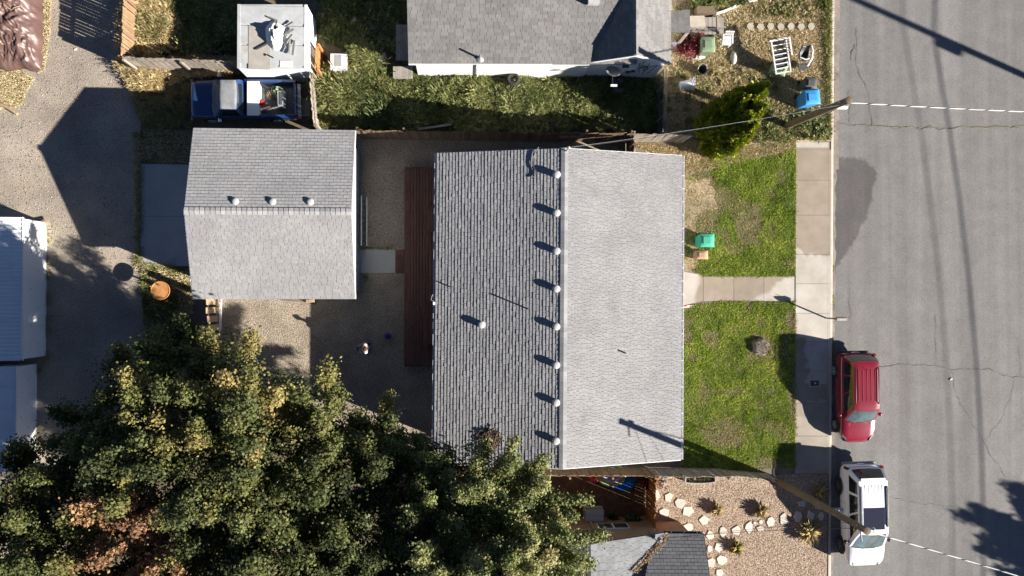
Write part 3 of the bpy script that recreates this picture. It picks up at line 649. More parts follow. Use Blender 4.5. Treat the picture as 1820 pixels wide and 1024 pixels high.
def ridge_caps(parent, a, b, m, w, drop, ln=.2, name='ridge_cap'):
    a, b = Vector(a), Vector(b); d = (b-a); k = int(d.length/ln); rz = math.atan2(-d.x, d.y)
    ms = [capmesh(m, w, drop, ln, t) for t in (1.0, 1.1, .92, 1.2)]
    for i in range(k):
        p = a.lerp(b, (i+.5)/k); put(name, random.choice(ms), parent, p+Vector((0, 0, .045)), (0, 0, rz))
def walls(parent, pts, z0, tops, m, names='wall', th=.15):
    """pts: footprint corners; tops: list of top polylines heights [(t,z)...] per side"""
    n = len(pts)
    for i in range(n):
        a, b = Vector(pts[i]), Vector(pts[(i+1) % n]); d = (b-a).normalized(); nn = Vector((d.y, -d.x, 0)); c = sum((Vector(p) for p in pts), Vector())/n
        if nn.dot(c-a) < 0: nn = -nn
        a2, b2 = a+d*.003, b-d*.003
        prof = [a2+Vector((0, 0, z0)), b2+Vector((0, 0, z0))]+[a2.lerp(b2, t)+Vector((0, 0, z)) for t, z in tops[i]]
        k = len(prof); mb = MB(); mb.add(prof+[p+nn*th for p in prof], [tuple(range(k)), tuple(range(k, 2*k))[::-1]]+[(j, (j+1) % k, k+(j+1) % k, k+j) for j in range(k)])
        mb.build(names, m, parent)
def gutter(parent, a, b, out, hang=True, m='trim'):
    a, b, out = Vector(a), Vector(b), Vector(out).normalized(); w, h = .125, .10; mb = MB()
    prof = [(0, .01), (0, -h), (w*.8, -h), (w, -h*.3), (w, .012), (w-.015, .012), (w-.015, -h*.3), (w*.75, -h+.012), (.012, -h+.012), (.012, .01)]
    k = len(prof); mb.add([e+out*x+Vector((0, 0, z)) for e in (a, b) for x, z in prof], [tuple(range(k)), tuple(range(k, 2*k))[::-1]]+[(j, (j+1) % k, k+(j+1) % k, k+j) for j in range(k)])
    gobj = mb.build('gutter', m, parent)
    if hang:
        n = int((b-a).length/.6)
        me = MB().box((0, 0, 0), (.13, .03, .012)).mesh('hanger', m)
        for i in range(n):
            p = a.lerp(b, (i+.5)/n)+out*.062+Vector((0, 0, .018)); put('hanger', me, gobj, p, (0, 0, math.atan2(out.y, out.x)))
    return gobj
VENT = None
def roof_vent(parent, p, s=1.0):
    global VENT
    if VENT is None:
        VENT = MB().lathe([(.20, -.10), (.175, .0), (.17, .22), (.19, .225), (.19, .25), (.165, .29), (.10, .32), (.03, .33)], n=18).mesh('roof_vent', 'vent', 35)
        FL = MB().box((0, 0, 0), (.46, .46, .008)).mesh('flashing', 'vent'); VENT['fl'] = 0; roof_vent.fl = FL
    o = put('roof_vent', VENT, parent, p); o.scale = (s*.86, s*.86, s*.66); return o

# ---- main house
HE, HR = 2.95, 4.25
ne, se, nw = P(1212, 277, HE), P(1209.5, 817.5, HE), P(777.5, 272.5, HE)
a_ = (ne-se).normalized(); Lr = (ne-se).length; nw_ = nw
sw = nw+(se-ne)
mN, mS = (ne+nw)/2, (se+sw)/2; rN, rS = Vector((mN.x, mN.y, HR)), Vector((mS.x, mS.y, HR))
house = thing('house', 'house under a wide pale grey gable roof with a row of round vents', 'house', ((mN+mS)/2).xy.to_3d())
slopeslab(house, [sw, nw, rN, rS]); slopeslab(house, [se, ne, rN, rS])
shingles('shingle_courses', nw, sw, rS, rN, 'shingle', house, .148, .24, .026, .5, (.93, 1.07))
shingles('shingle_courses', se, ne, rN, rS, 'shingle_e', house, .148, .17, .005, .9, (.955, 1.035))
acr = (ne-nw).normalized(); slope = (HR-HE)/((ne-nw).length/2)
ridge_caps(house, rS, rN, 'shingle', .16, .16*slope, .21)
f = [nw+acr*.45-a_*.4, ne-acr*.45-a_*.4, se-acr*.45+a_*.4, sw+acr*.45+a_*.4]; f = [Vector((v.x, v.y, 0)) for v in f]
we = HE-.12+.45*slope-.02; wr = HR-.14
walls(house, f, 0, [[(1, we), (.5, wr), (0, we)], [(1, we), (0, we)], [(1, we), (.5, wr), (0, we)], [(1, we), (0, we)]], 'grey_wall')
gutter(house, ne-Vector((0, 0, .03)), se-Vector((0, 0, .03)), acr); gutter(house, nw-Vector((0, 0, .03)), sw-Vector((0, 0, .03)), -acr, False)
for e0, e1, sgn in ((nw, rN, 1), (rN, ne, 1), (sw, rS, -1), (rS, se, -1)):      # barge boards
    MB().beam(e0+a_*sgn*.016-Vector((0, 0, .075)), e1+a_*sgn*.016-Vector((0, 0, .075)), .025, .14).build('barge_board', 'trim', house)
def onroof(px, py):
    z = 4.0
    for _ in range(8):
        p = P(px, py, z); d = abs((Vector((p.x, p.y, 0))-Vector((rS.x, rS.y, 0))).dot(acr)); z = HR-d*slope
    return P(px, py, z)
for y in (311, 379, 446.5, 513.5, 580.5, 648.5, 715, 783):
    p = onroof(989-(y-311)*.003, y); roof_vent(house, p+Vector((0, 0, .0)))
roof_vent(house, onroof(856, 577))
p = onroof(938, 549); MB().tube([p-Vector((0, 0, .1)), p+Vector((0, 0, .42))], .035, 10).build('vent_pipe', 'darkgrey', house, 40)
p = onroof(1110, 627); MB().tube([p-Vector((0, 0, .1)), p+Vector((0, 0, .26))], .035, 10).build('vent_pipe', 'darkgrey', house, 40)
p = onroof(803, 511); MB().tube([p-Vector((0, 0, .1)), p+Vector((0, 0, .22))], .03, 10).build('vent_pipe', 'darkgrey', house, 40)
# service mast on the north gable and a dark tube for its drip loop's shadow
m0 = rN-a_*.12+acr*.06; mast = m0+Vector((0, 0, .75))
MB().tube([m0-Vector((0, 0, .2)), mast], .03, 10).build('service_mast', 'steel', house, 40)
MB().lathe([(.03, 0), (.06, .02), (.05, .09), (.01, .12)], mast, 12).build('weather_head', 'steel', house, 40)
MB().tube([onroof(x, y)+Vector((0, 0, .05)) for x, y in ((957, 262), (952, 270), (947, 282), (946, 291), (949, 300), (953, 307), (951, 313), (945, 316))], .025, 6).build('loop_shadow_tube', 'wire_dark', house, 60)  # black tube laid on the shingles in place of the loop's cast shadow
# floodlight bracket at the west gutter
b0 = P(773, 537, HE-.05)
fl = MB().tube([b0, b0+Vector((-.18, .1, .05)), b0+Vector((-.10, .33, .06)), b0+Vector((.02, .25, 0))], .014, 6).build('wire_bracket', 'steel', house, 40)
MB().box(b0+Vector((-.02, -.06, .03)), (.12, .14, .10)).build('junction_box', 'white_plastic', house)
# front door step side windows (east wall), partly under the eaves
for yy in (360, 640, 740):
    c = P(1190, yy, 1.5); c = Vector((f[1].x+.0, c.y, 1.5)); wv = MB().box(c, (.06, 1.4, 1.1)).build('window', 'trim', house)
    MB().box(c+Vector((.02, 0, 0)), (.05, 1.26, .96)).build('pane', 'pane', wv)
dd = Vector((f[1].x, P(1190, 515).y, 1.02)); dr = MB().box(dd, (.07, .95, 2.04)).build('door', 'clay', house); MB().box(dd+Vector((.05, .36, 0)), (.05, .04, .12)).build('handle', 'chrome', dr)

# ---- garage
GE, GR = 3.0, 4.0
gnw, gne, gse = P(344, 228.5, GE), P(631, 232.5, GE), P(631, 531, GE); gsw = gnw+(gse-gne)
gW, gE_ = (gnw+gsw)/2, (gne+gse)/2; rW, rE = Vector((gW.x, gW.y, GR)), Vector((gE_.x, gE_.y, GR))
garage = thing('garage', 'detached garage under a pale grey shingle gable roof with three small round vents', 'garage', ((gW+gE_)/2).xy.to_3d())
slopeslab(garage, [gnw, gne, rE, rW]); slopeslab(garage, [gsw, gse, rE, rW])
shingles('shingle_courses', gnw, gne, rE, rW, 'shingle_g', garage, .150, .31, .024, 0, (.93, 1.07))
shingles('shingle_courses', gse, gsw, rW, rE, 'shingle_g', garage, .150, .31, .011, .6, (.92, 1.05))
gs = (GR-GE)/((gnw-gsw).length/2); ridge_caps(garage, rW, rE, 'shingle_g', .15, .15*gs, .215)
ax = (gne-gnw).normalized(); ay = (gnw-gsw).normalized()
gf = [gnw+ax*.35-ay*.4, gne-ax*.25-ay*.4, gse-ax*.25+ay*.4, gsw+ax*.35+ay*.4]; gf = [Vector((v.x, v.y, 0)) for v in gf]
ge2, gr2 = GE-.12+.4*gs-.02, GR-.14
walls(garage, gf, 0, [[(1, ge2), (0, ge2)], [(1, ge2), (.5, gr2), (0, ge2)], [(1, ge2), (0, ge2)], [(1, ge2), (.5, gr2), (0, ge2)]], 'grey_wall')
for e0, e1, sx in ((gnw, rW, -1), (rW, gsw, -1), (gne, rE, 1), (rE, gse, 1)):
    MB().beam(e0+ax*sx*.016-Vector((0, 0, .07)), e1+ax*sx*.016-Vector((0, 0, .07)), .025, .14, (0, 0, 1)).build('barge_board', 'trim', garage)
gd = Vector((gf[0].x-.02, (gf[0].y+gf[3].y)/2, 1.15)); dr = MB().box(gd, (.05, 4.6, 2.3)).build('garage_door', 'trim', garage)
for k in range(4): MB().box(gd+Vector((-.03, 0, -.86+k*.575)), (.02, 4.5, .54)).build('door_panel', 'white_paint', dr)
for x in (419, 485, 552):
    y = 358.5+(x-419)*.008; p = P(x, y, GR-.12*1); d = 15/36; p = P(x, y, GR-.45*gs); roof_vent(garage, p-Vector((0, 0, .07)), .95)
for x, y, s in ((795, 0, 1),): pass

# ---- white roofed metal building on the alley
def metal_building(label, xe, ytop, ybot, h, ribs, slope_h, wallm='white_paint', pitch=.19):
    a, b = P(xe, ytop, h), P(xe, ybot, h); W_ = 6.0
    bld = thing('metal_building', label, 'building', ((a.x-W_/2), (a.y+b.y)/2, 0))
    L = (a-b).length; n = max(1, int(round(L/.92)))
    for i in range(n):
        y0, y1 = b.y+(a.y-b.y)*i/n, b.y+(a.y-b.y)*(i+1)/n; mb = MB(); prof = []
        k = max(1, int(round((y1-y0)/pitch))) if ribs else 1
        for j in range(k):
            q = y0+(y1-y0)*j/k; s_ = (y1-y0)/k
            prof += [(q, 0), (q+s_*.68, 0), (q+s_*.76, .028), (q+s_*.92, .028)] if ribs else [(q, 0), (q+s_*.97, 0), (q+s_*.975, .02), (q+s_*.995, .02)]
        prof.append((y1-.002, 0))
        for x, zz in ((a.x, 0), (a.x-W_, slope_h)): mb.v += [Vector((x, yy, h+zz+dz)) for yy, dz in prof]
        m_ = len(prof); mb.f = [(j, j+1, m_+j+1, m_+j) for j in range(m_-1)]
        o = mb.build('roof_panel', 'metal_roof', bld)
        if o.data.polygons[0].normal.z < 0: o.data.flip_normals()
    xw = a.x-.06
    fp = [Vector((xw, b.y+.05, 0)), Vector((xw, a.y-.05, 0)), Vector((xw-W_+.2, a.y-.05, 0)), Vector((xw-W_+.2, b.y+.05, 0))]
    hh = h-.03; walls(bld, fp, 0, [[(1, hh), (0, hh)], [(1, hh+slope_h*.93), (0, hh)], [(1, hh+slope_h*.93), (0, hh+slope_h*.93)], [(1, hh), (0, hh+slope_h*.93)]], wallm)
    MB().beam((a.x+.02, a.y, h-.02), (b.x+.02, b.y, h-.02), .03, .10).build('eave_flashing', 'trim', bld)
    for i in range(7):
        q = b.y+.7+(L-1.4)*i/6; MB().lathe([(.022, 0), (.022, .012), (.01, .016)], (xw+.004, q, .7+.5*(i % 2)), 8, 'X').build('bolt', 'darkgrey', bld)
    return bld
mbd = metal_building('long white ribbed metal building with a bare white side wall beside the alley', 39.5, 386, 641, 2.0, True, .5)
mbd2 = metal_building('smaller grey blue metal outbuilding below the long white metal roof', 28, 651, 838, 1.7, False, .35)
junk = P(75, 402)
jk = thing('lumber_scrap', 'few scrap boards lying at the corner of the white metal building', 'lumber', junk)
for k in range(4): MB().box((junk.x-.2+.1*k, junk.y+.12*k-.2, .06+.05*k), (1.3-.2*k, .14, .04), .1*k-.1).build('board', 'wood' if k % 2 else 'wood_grey', jk)

# ---- flat roofed white shed
SH = 2.1
s_nw, s_ne, s_se, s_sw = P(422, 8, SH), P(546, 8, SH), P(548.5, 121.5, SH), P(422, 121.5, SH)
shed = thing('shed', 'small white flat roofed shed patched with metal sheets and littered with scrap', 'shed', ((s_nw+s_se)/2).xy.to_3d())
fp = [Vector((v.x, v.y, 0)) for v in (s_nw, s_ne, s_se, s_sw)]; fp = [v+(sum(fp, Vector())/4-v)*.012 for v in fp]
walls(shed, fp, 0, [[(1, SH-.05), (0, SH-.05)]]*4, 'white_paint', th=.1)
slopeslab(shed, [s_nw, s_ne, s_se, s_sw], 'shed_sheet', .05, 'roof_deck')
def rect(x0, y0, x1, y1, z, m, name, par, th=.02):
    a, b = P(x0, y0, z), P(x1, y1, z); c = (a+b)/2
    return MB().box((c.x, c.y, z+th/2), (abs(b.x-a.x), abs(a.y-b.y), th)).build(name, m, par)
for i, (x0, y0, x1, y1) in enumerate([(427, 10, 541, 44), (427, 46, 441, 79), (427, 81, 441, 113), (443, 46, 541, 79), (479, 81, 541, 118)]):
    rect(x0, y0, x1, y1, SH+.004+.003*i, 'shed_sheet', 'roof_sheet', shed, .022)
rect(442, 46, 480, 124, SH+.03, 'roll_roof', 'felt_strip', shed, .015)
rect(422.5, 8, 427, 121, SH+.002, 'shed_sheet', 'roof_trim', shed, .04); rect(541.5, 9, 546, 121, SH+.002, 'white_paint', 'roof_trim', shed, .04)
rect(498, 108, 520, 120, SH+.04, 'beige_tarp', 'roof_patch', shed, .02)
rect(546.6, 30, 547, 50, SH-.9, 'darkgrey', 'side_vent', shed, .4)
def crumple(name, c, r, h, m, label, cat, seed, sx=1, sy=1, n=26):
    mb = MB()
    def fn(u, v):
        a = 2*math.pi*u; q = v; nx, ny = math.cos(a)*q, math.sin(a)*q
        k = 1+.35*noise.noise(Vector((math.cos(a)*1.4+seed, math.sin(a)*1.4, seed)))
        z = h*(1-q**1.6)*(1+.9*noise.noise(Vector((nx*3.1+seed, ny*3.1, 2))))+.05*abs(noise.noise(Vector((nx*8, ny*8, seed))))*(1-q)
        return c[0]+nx*r*k*sx, c[1]+ny*r*k*sy, c[2]+max(z, .0)
    mb.grid(fn, n, 9); return tag(mb.build(name, m, None, 50), label, cat)
crumple('crumpled_tarp', P(489, 62, SH+.05), .55, .38, 'beige_tarp', 'crumpled off white plastic sheet heaped on the shed roof', 'tarp', 3, .8, 1.2)
for i, (x0, y0, x1, y1, m) in enumerate([(455, 88, 490, 70, 'darkgrey'), (507, 47, 520, 39, 'darkgrey'), (506, 62, 522, 52, 'steel'), (507, 75, 519, 61, 'darkgrey'), (477, 30, 494, 37, 'wood_grey'), (523, 72, 520, 98, 'steel'), (515, 70, 514, 96, 'wood_grey'), (474, 97, 486, 103, 'darkgrey'), (492, 36, 489, 50, 'darkgrey')]):
    a, b = P(x0, y0, SH+.10), P(x1, y1, SH+.12+.02*i)
    o = MB().beam(a, b, .06 if m != 'steel' else .10, .04).build('scrap_piece', m)
    tag(o, ['long thin dark pipe lying on the felt of the shed roof', 'short dark bar at the upper right of the crumpled sheet on the shed', 'bright metal bar right of the crumpled sheet on the shed', 'dark angled bar below right of the crumpled sheet on the shed', 'grey lath above the crumpled sheet on the shed roof', 'upright steel channel on the right of the shed roof', 'grey batten beside the steel channel on the shed roof', 'short dark stub near the lower felt edge of the shed roof', 'short dark bar poking from the top of the crumpled sheet'][i], 'scrap')

# ---- north neighbour: long low gable with a cross wing
NE_ = 2.9
nh = thing('neighbour_house', 'white walled house with dark grey shingle roof and a gabled wing at the top', 'house', P(960, 20))
e0, e1 = P(726, 113, NE_), P(1132, 113.5, NE_); run = 5.6; tn = math.tan(R(17)); up_ = Vector((0, run, run*tn))
slopeslab(nh, [e0, e1, e1+up_, e0+up_]); slopeslab(nh, [e0+up_, e1+up_, e1+up_+Vector((0, run, -run*tn)), e0+up_+Vector((0, run, -run*tn))])
shingles('shingle_courses', e0, e1, e1+up_, e0+up_, 'shingle_n', nh, .15, .32, .012, .5, (.88, 1.14))
wE, wW = P(1192, 113, NE_), P(1056, 113, NE_); rx = P(1130.5, 103.5, 4.0); WL_ = 6.5
wHr = 4.0; ridS = Vector((rx.x, wE.y-.02, wHr)); ridN = ridS+Vector((0, WL_, 0))
eE0, eE1 = Vector((wE.x, wE.y, NE_)), Vector((wE.x, wE.y+WL_, NE_)); tw_ = (wHr-NE_)/(wE.x-ridS.x)
eW0 = Vector((ridS.x-(wE.x-ridS.x), wE.y, NE_)); eW1 = eW0+Vector((0, WL_, 0))
slopeslab(nh, [eE0, eE1, ridN, ridS], name='wing_slope'); slopeslab(nh, [eW0, eW1, ridN, ridS], name='wing_slope')
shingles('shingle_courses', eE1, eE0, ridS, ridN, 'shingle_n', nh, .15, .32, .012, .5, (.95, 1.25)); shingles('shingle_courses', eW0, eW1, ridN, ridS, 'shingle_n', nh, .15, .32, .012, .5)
ridge_caps(nh, ridS+Vector((0, .01, 0)), ridN, 'shingle_n', .13, .13*tw_, .22)
w0 = [Vector((e0.x+.25, e0.y+.3, 0)), Vector((eW0.x+.1, e0.y+.3, 0)), Vector((eW0.x+.1, e0.y+9.5, 0)), Vector((e0.x+.25, e0.y+9.5, 0))]
zt = NE_-.14+.3*tn; walls(nh, w0, 0, [[(1, zt), (0, zt)], [(1, zt), (0, zt)], [(1, zt), (0, zt)], [(1, zt), (0, zt)]], 'white_paint')
w1 = [Vector((eW0.x+.14, wE.y+.14, 0)), Vector((eE0.x-.14, wE.y+.14, 0)), Vector((eE0.x-.14, wE.y+WL_, 0)), Vector((eW0.x+.14, wE.y+WL_, 0))]
zg = NE_-.14+.14*tw_; walls(nh, w1, 0, [[(1, zg), (.5, wHr-.16), (0, zg)], [(1, zg), (0, zg)], [(1, zg), (.5, wHr-.16), (0, zg)], [(1, zg), (0, zg)]], 'white_paint')
MB().beam(e0-Vector((0, .02, .07)), Vector((eW0.x, e1.y-.02, NE_-.07)), .025, .15).build('fascia', 'trim', nh)
for q0, q1 in ((eW0, ridS), (ridS, eE0)): MB().beam(q0-Vector((0, .02, .07)), q1-Vector((0, .02, .07)), .025, .14).build('barge_board', 'trim', nh)
c = P(853, 104, NE_+.1); MB().tube([c, c+Vector((0, 0, .55))], .045, 10).build('vent_pipe', 'steel', nh, 40); MB().lathe([(.18, -.06), (.10, .02), (.06, .09)], c+Vector((0, 0, .02)), 14).build('pipe_flashing', 'steel', nh, 40)
c = P(1055, 1, NE_+.95); MB().box(c, (.5, .35, .25)).build('box_vent', 'vent', nh)
MB().tube([Vector((P(848, 113).x, e0.y-.05, NE_-.05)), Vector((P(848, 113).x, e0.y+.24, NE_-.35)), Vector((P(848, 113).x, e0.y+.24, .1))], .035, 8).build('downpipe', 'trim', nh, 40)
gy = wE.y+.13
for i, (px_, z, w_, h_, m) in enumerate([(1118, 1.7, .55, .8, 'trim'), (1116, 1.6, .2, .25, 'darkgrey'), (1125, 1.75, .18, .2, 'pane'), (1112, 2.35, .3, .1, 'darkgrey')]):
    MB().box((P(px_, 118, z).x, gy-.06-.04*min(i, 1)*1.5, z), (w_, .12, h_)).build('meter_box', m, nh)
for i, (px_, z) in enumerate([(1138, 1.9), (1144, 1.6), (1148, 2.1), (1135, 2.3), (1152, 1.8)]):
    q = Vector((P(px_, 118, z).x, gy-.04, z)); MB().tube([q, q+Vector((.25-.1*i, -.05, .35)), q+Vector((-.2+.12*i, -.03, .6)), q+Vector((.1, -.02, -.6))], .014, 6).build('meter_cable', 'darkgrey', nh, 40)
MB().lathe([(.12, 0), (.12, .12), (.07, .16)], (P(1142, 118, 1.9).x, gy-.01, 1.9), 14, 'Y').build('meter', 'grey', nh, 40)
# satellite dish on the wing's gable
q = Vector((P(1090, 120, 2.6).x, gy-.5, 2.55)); dish = thing('satellite_dish', 'grey satellite dish bracketed to the white gable wall', 'satellite dish', q)
dm = MB(); dm.grid(lambda u, v: Vector(q)+Matrix.Rotation(R(-38), 3, 'X') @ Vector((.36*v*math.cos(2*math.pi*u), .40*v*math.sin(2*math.pi*u), .09*v*v)), 24, 6)
o = dm.build('reflector', 'grey', dish, 60); sdm = o.modifiers.new('solid', 'SOLIDIFY'); sdm.thickness = .012
MB().tube([q+Vector((0, 0, -.1)), q+Vector((0, -.42, -.12)), q+Vector((0, -.62, .12))], .018, 8).build('feed_arm', 'steel', dish, 40)
MB().box(q+Vector((0, -.64, .16)), (.3, .08, .09)).build('receiver', 'white_plastic', dish); MB().tube([q+Vector((0, .03, -.02)), q+Vector((0, .44, -.25))], .022, 8).build('mount', 'steel', dish, 40)
# porch: low roof, steps, landing
pr = [P(1192, 22, 2.3), P(1225, 18, 2.1), P(1226, 57, 2.1), P(1192, 57, 2.3)]; pr = [pr[0], pr[1], pr[2], pr[3]]
slopeslab(nh, pr, name='porch_slope', th=.1); shingles('porch_shingles', pr[2], pr[1], pr[0], pr[3], 'shingle_n', nh, .15, .3, .012, .4, (.6, .8))
for px_, py_ in ((1224, 20), (1224, 56)): c = P(px_, py_, 2.0); MB().box((c.x, c.y, 1.0), (.1, .1, 2.0)).build('porch_post', 'wood_grey', nh)
lan = thing('porch_landing', 'grey wooden landing and steps beside the small porch roof', 'steps', P(1250, 48))
for i in range(7): a = P(1226+i*7.2, 46, .5); MB().box((a.x, a.y, .5), (.185, .85, .04)).build('plank', 'wood_grey', lan)
for i in range(3): a = P(1278+i*8, 46, .33-.16*i); MB().box((a.x-.12, a.y, .33-.16*i), (.25, .8, .05)).build('step', 'wood_grey', lan)
for i in range(2): a = P(1230+i*40, 47); MB().box((a.x, a.y, .24), (.09, .7, .46)).build('support', 'wood_grey', lan)
a, b = P(1226, 31, .52), P(1252, 46, .52); MB().box(((a.x+b.x)/2, (a.y+b.y)/2, .56), (.75, .55, .03), .05).build('door_mat', 'hexstone', lan)
a = P(1230, 62, .6); b = P(1236, 52, .9); MB().beam(P(1222, 63, .05), P(1236, 51, 1.2), .05, .05).build('handrail', 'wood_grey', lan)
MB().box(((P(1250, 25).x, P(1250, 25).y, .3)), (1.0, .35, .5)).build('landing_bench', 'pole2', lan)
# west side deck of the neighbour house and pallet
sdk = thing('side_deck', 'narrow grey board deck along the west wall of the dark roofed house', 'deck', P(718, 75))
for i in range(6): a = P(705.5+i*4, 76, .35); MB().box((a.x, a.y, .35), (.10, 1.75, .04)).build('plank', 'wood_grey', sdk)
for i in range(2): a = P(716, 55+i*42); MB().box((a.x, a.y, .16), (.6, .1, .32)).build('joist', 'wood_grey', sdk)
plt = thing('wood_crate', 'slatted grey wooden crate with rounded corners by the white wall', 'crate', P(716, 128))
for i in range(9): a = P(700.5+i*3.9, 129, .55); MB().box((a.x, a.y, .55), (.098, .58, .03)).build('slat', 'wood_grey', plt)
a = P(716, 129, .5); MB().box((a.x, a.y, .27), (.9, .55, .5)).build('crate_body', 'wood_grey', plt)

# ---- south neighbour: tan gable with charcoal roof and a cross wing
SE_, SR_ = 2.85, 4.15
sh = thing('neighbour_house', 'tan walled house with charcoal shingle roof at the bottom edge', 'house', P(1100, 1010))
yN = P(1050, 985, SR_).y; xr = P(1050, 985, SR_).x; xe = P(1186, 949, SE_).x; xw = 2*xr-xe; D = 9
yN = P(1050, 967, SR_).y
A, B_ = Vector((xr, yN, SR_)), Vector((xr, yN-D, SR_)); E0, E1 = Vector((xe, yN, SE_)), Vector((xe, yN-D, SE_)); W0, W1 = Vector((xw, yN, SE_)), Vector((xw, yN-D, SE_))
slopeslab(sh, [E0, E1, B_, A]); slopeslab(sh, [W0, W1, B_, A])
shingles('shingle_courses', E1, E0, A, B_, 'shingle_s', sh, .15, .3, .010, .3, (1.15, 1.45)); shingles('shingle_courses', W0, W1, B_, A, 'shingle_s', sh, .15, .3, .012, .3)  # east slope toned paler, sunlight put into the shingle colour
ssl = (SR_-SE_)/(xe-xr)
q0, q1 = P(1170, 948.5, SE_), P(1250.5, 949.5, SE_); rn = 4.2; ts = math.tan(R(25)); dn = Vector((0, -rn, rn*ts)); q2 = P(1257, 1024, SE_+1.0)
p3, p2 = q0+dn, q1+dn
ql = Vector((xe-1.9, q0.y, SE_)); slopeslab(sh, [q0-Vector((.2, 0, 0)), q1, q1+dn, q0-Vector((.2, 0, 0))+dn-Vector((1.6, 0, 0))], name='wing_slope')
shingles('shingle_courses', q1, q0-Vector((.2, 0, 0)), q0-Vector((.2, 0, 0))+dn-Vector((1.6, 0, 0)), q1+dn, 'shingle_s', sh, .155, .31, .014, 0, (.85, 1.1))
gutter(sh, q0+Vector((.3, .0, -.03)), q1+Vector((0, 0, -.03)), (0, 1, 0), True, 'darkgrey')
MB().beam(q1+Vector((.015, 0, -.06)), q1+dn+Vector((.015, 0, -.06)), .025, .14).build('barge_board', 'darkgrey', sh)
ft = [Vector((xw+.3, yN-.12, 0)), Vector((xe-.3, yN-.12, 0)), Vector((xe-.3, yN-D+.2, 0)), Vector((xw+.3, yN-D+.2, 0))]; zz = SE_-.14+.3*ssl
walls(sh, ft, 0, [[(1, zz), (.5, SR_-.15), (0, zz)], [(1, zz), (0, zz)], [(1, zz), (.5, SR_-.15), (0, zz)], [(1, zz), (0, zz)]], 'tan_wall')
fw = [Vector((xe-.5, q0.y-.35, 0)), Vector((q1.x-.3, q0.y-.35, 0)), Vector((q1.x-.3, q0.y-5, 0)), Vector((xe-.5, q0.y-5, 0))]
walls(sh, fw, 0, [[(1, SE_-.1), (0, SE_-.1)], [(1, SE_-.1), (0, SE_-.1)], [(1, SE_-.1), (0, SE_-.1)], [(1, SE_-.1), (0, SE_-.1)]], 'tan_wall')
a, b = P(1063, 944, 1.7), P(1118, 944, 1.7); wc = Vector(((a.x+b.x)/2, ft[0].y+.02, 1.55))
wv = MB().box(wc, (b.x-a.x, .08, .75)).build('window', 'trim', sh)
for s_ in (-1, 1): MB().box(wc+Vector((s_*(b.x-a.x)/4, .025, 0)), ((b.x-a.x)/2-.1, .05, .62)).build('pane', 'pane', wv)
MB().tube([wc+Vector((-.95, .05, -1.3)), wc+Vector((-1.0, .06, .4)), wc+Vector((-.85, .05, .75))], .04, 8).build('conduit', 'fence_grey', sh, 40)
o = P(1172, 958, SE_+.35); MB().lathe([(.10, 0), (.13, .05), (.06, .12), (.07, .3), (.1, .3)], o, 14).build('roof_flue', 'steel', sh, 40)
MB().tube([P(1152, 945, SE_), P(1168, 962, SE_+.5), P(1172, 958, SE_+.6)], .02, 6).build('service_cable', 'wire_dark', sh, 40)
# leaf litter in the valley between the two roofs
def litter(name, pts, n, spread, cols, label, cat, sz=.05, zfn=None):
    V = []; C = []
    for i in range(n):
        p = random.choice(pts); c = Vector(p)+Vector((random.gauss(0, spread), random.gauss(0, spread), 0)); c.z = (zfn(c) if zfn else p[2])+.02+.08*random.random()
        a = random.random()*6.28; u = Vector((math.cos(a), math.sin(a), random.uniform(-.4, .4)))*sz; w = Vector((-math.sin(a), math.cos(a), random.uniform(-.4, .4)))*sz*.6
        V += [c-u, c+w, c+u, c-w]; k = random.choice(cols); k = tuple(x*random.uniform(.7, 1.3) for x in k); C += [k]*4
    V = np.array([tuple(v) for v in V]); ctr = V.mean(0); ctr[2] = V[:, 2].min()
    o = put(name, np_mesh(name, V-ctr, np.arange(len(V)).reshape(-1, 4), 'leaf', np.array(C)), None, Vector(ctr)); o['kind'] = 'stuff'; return tag(o, label, cat)
vz = lambda c: max(SR_-abs(c.x-xr)*ssl, SE_+(q0.y-c.y)*ts)+.03
vp = [P(1186-i*2.3, 952+i*3.1, SE_+.1+.05*i) for i in range(24)]
litter('leaf_litter', vp, 420, .06, [(.28, .17, .09), (.36, .24, .13), (.2, .12, .07)], 'brown dead leaves caught in the charcoal roof valley', 'leaves', .042, vz)
hz = lambda c: HR-abs((Vector((c.x, c.y, 0))-Vector((rS.x, rS.y, 0))).dot(acr))*slope+.03
litter('leaf_litter', [onroof(866, 777), onroof(872, 782), onroof(878, 778), onroof(870, 789), onroof(867, 795)], 900, .16, [(.11, .07, .045), (.16, .105, .07), (.08, .052, .036)], 'dark brown clump of dead leaves on the house roof', 'leaves', .06, hz)
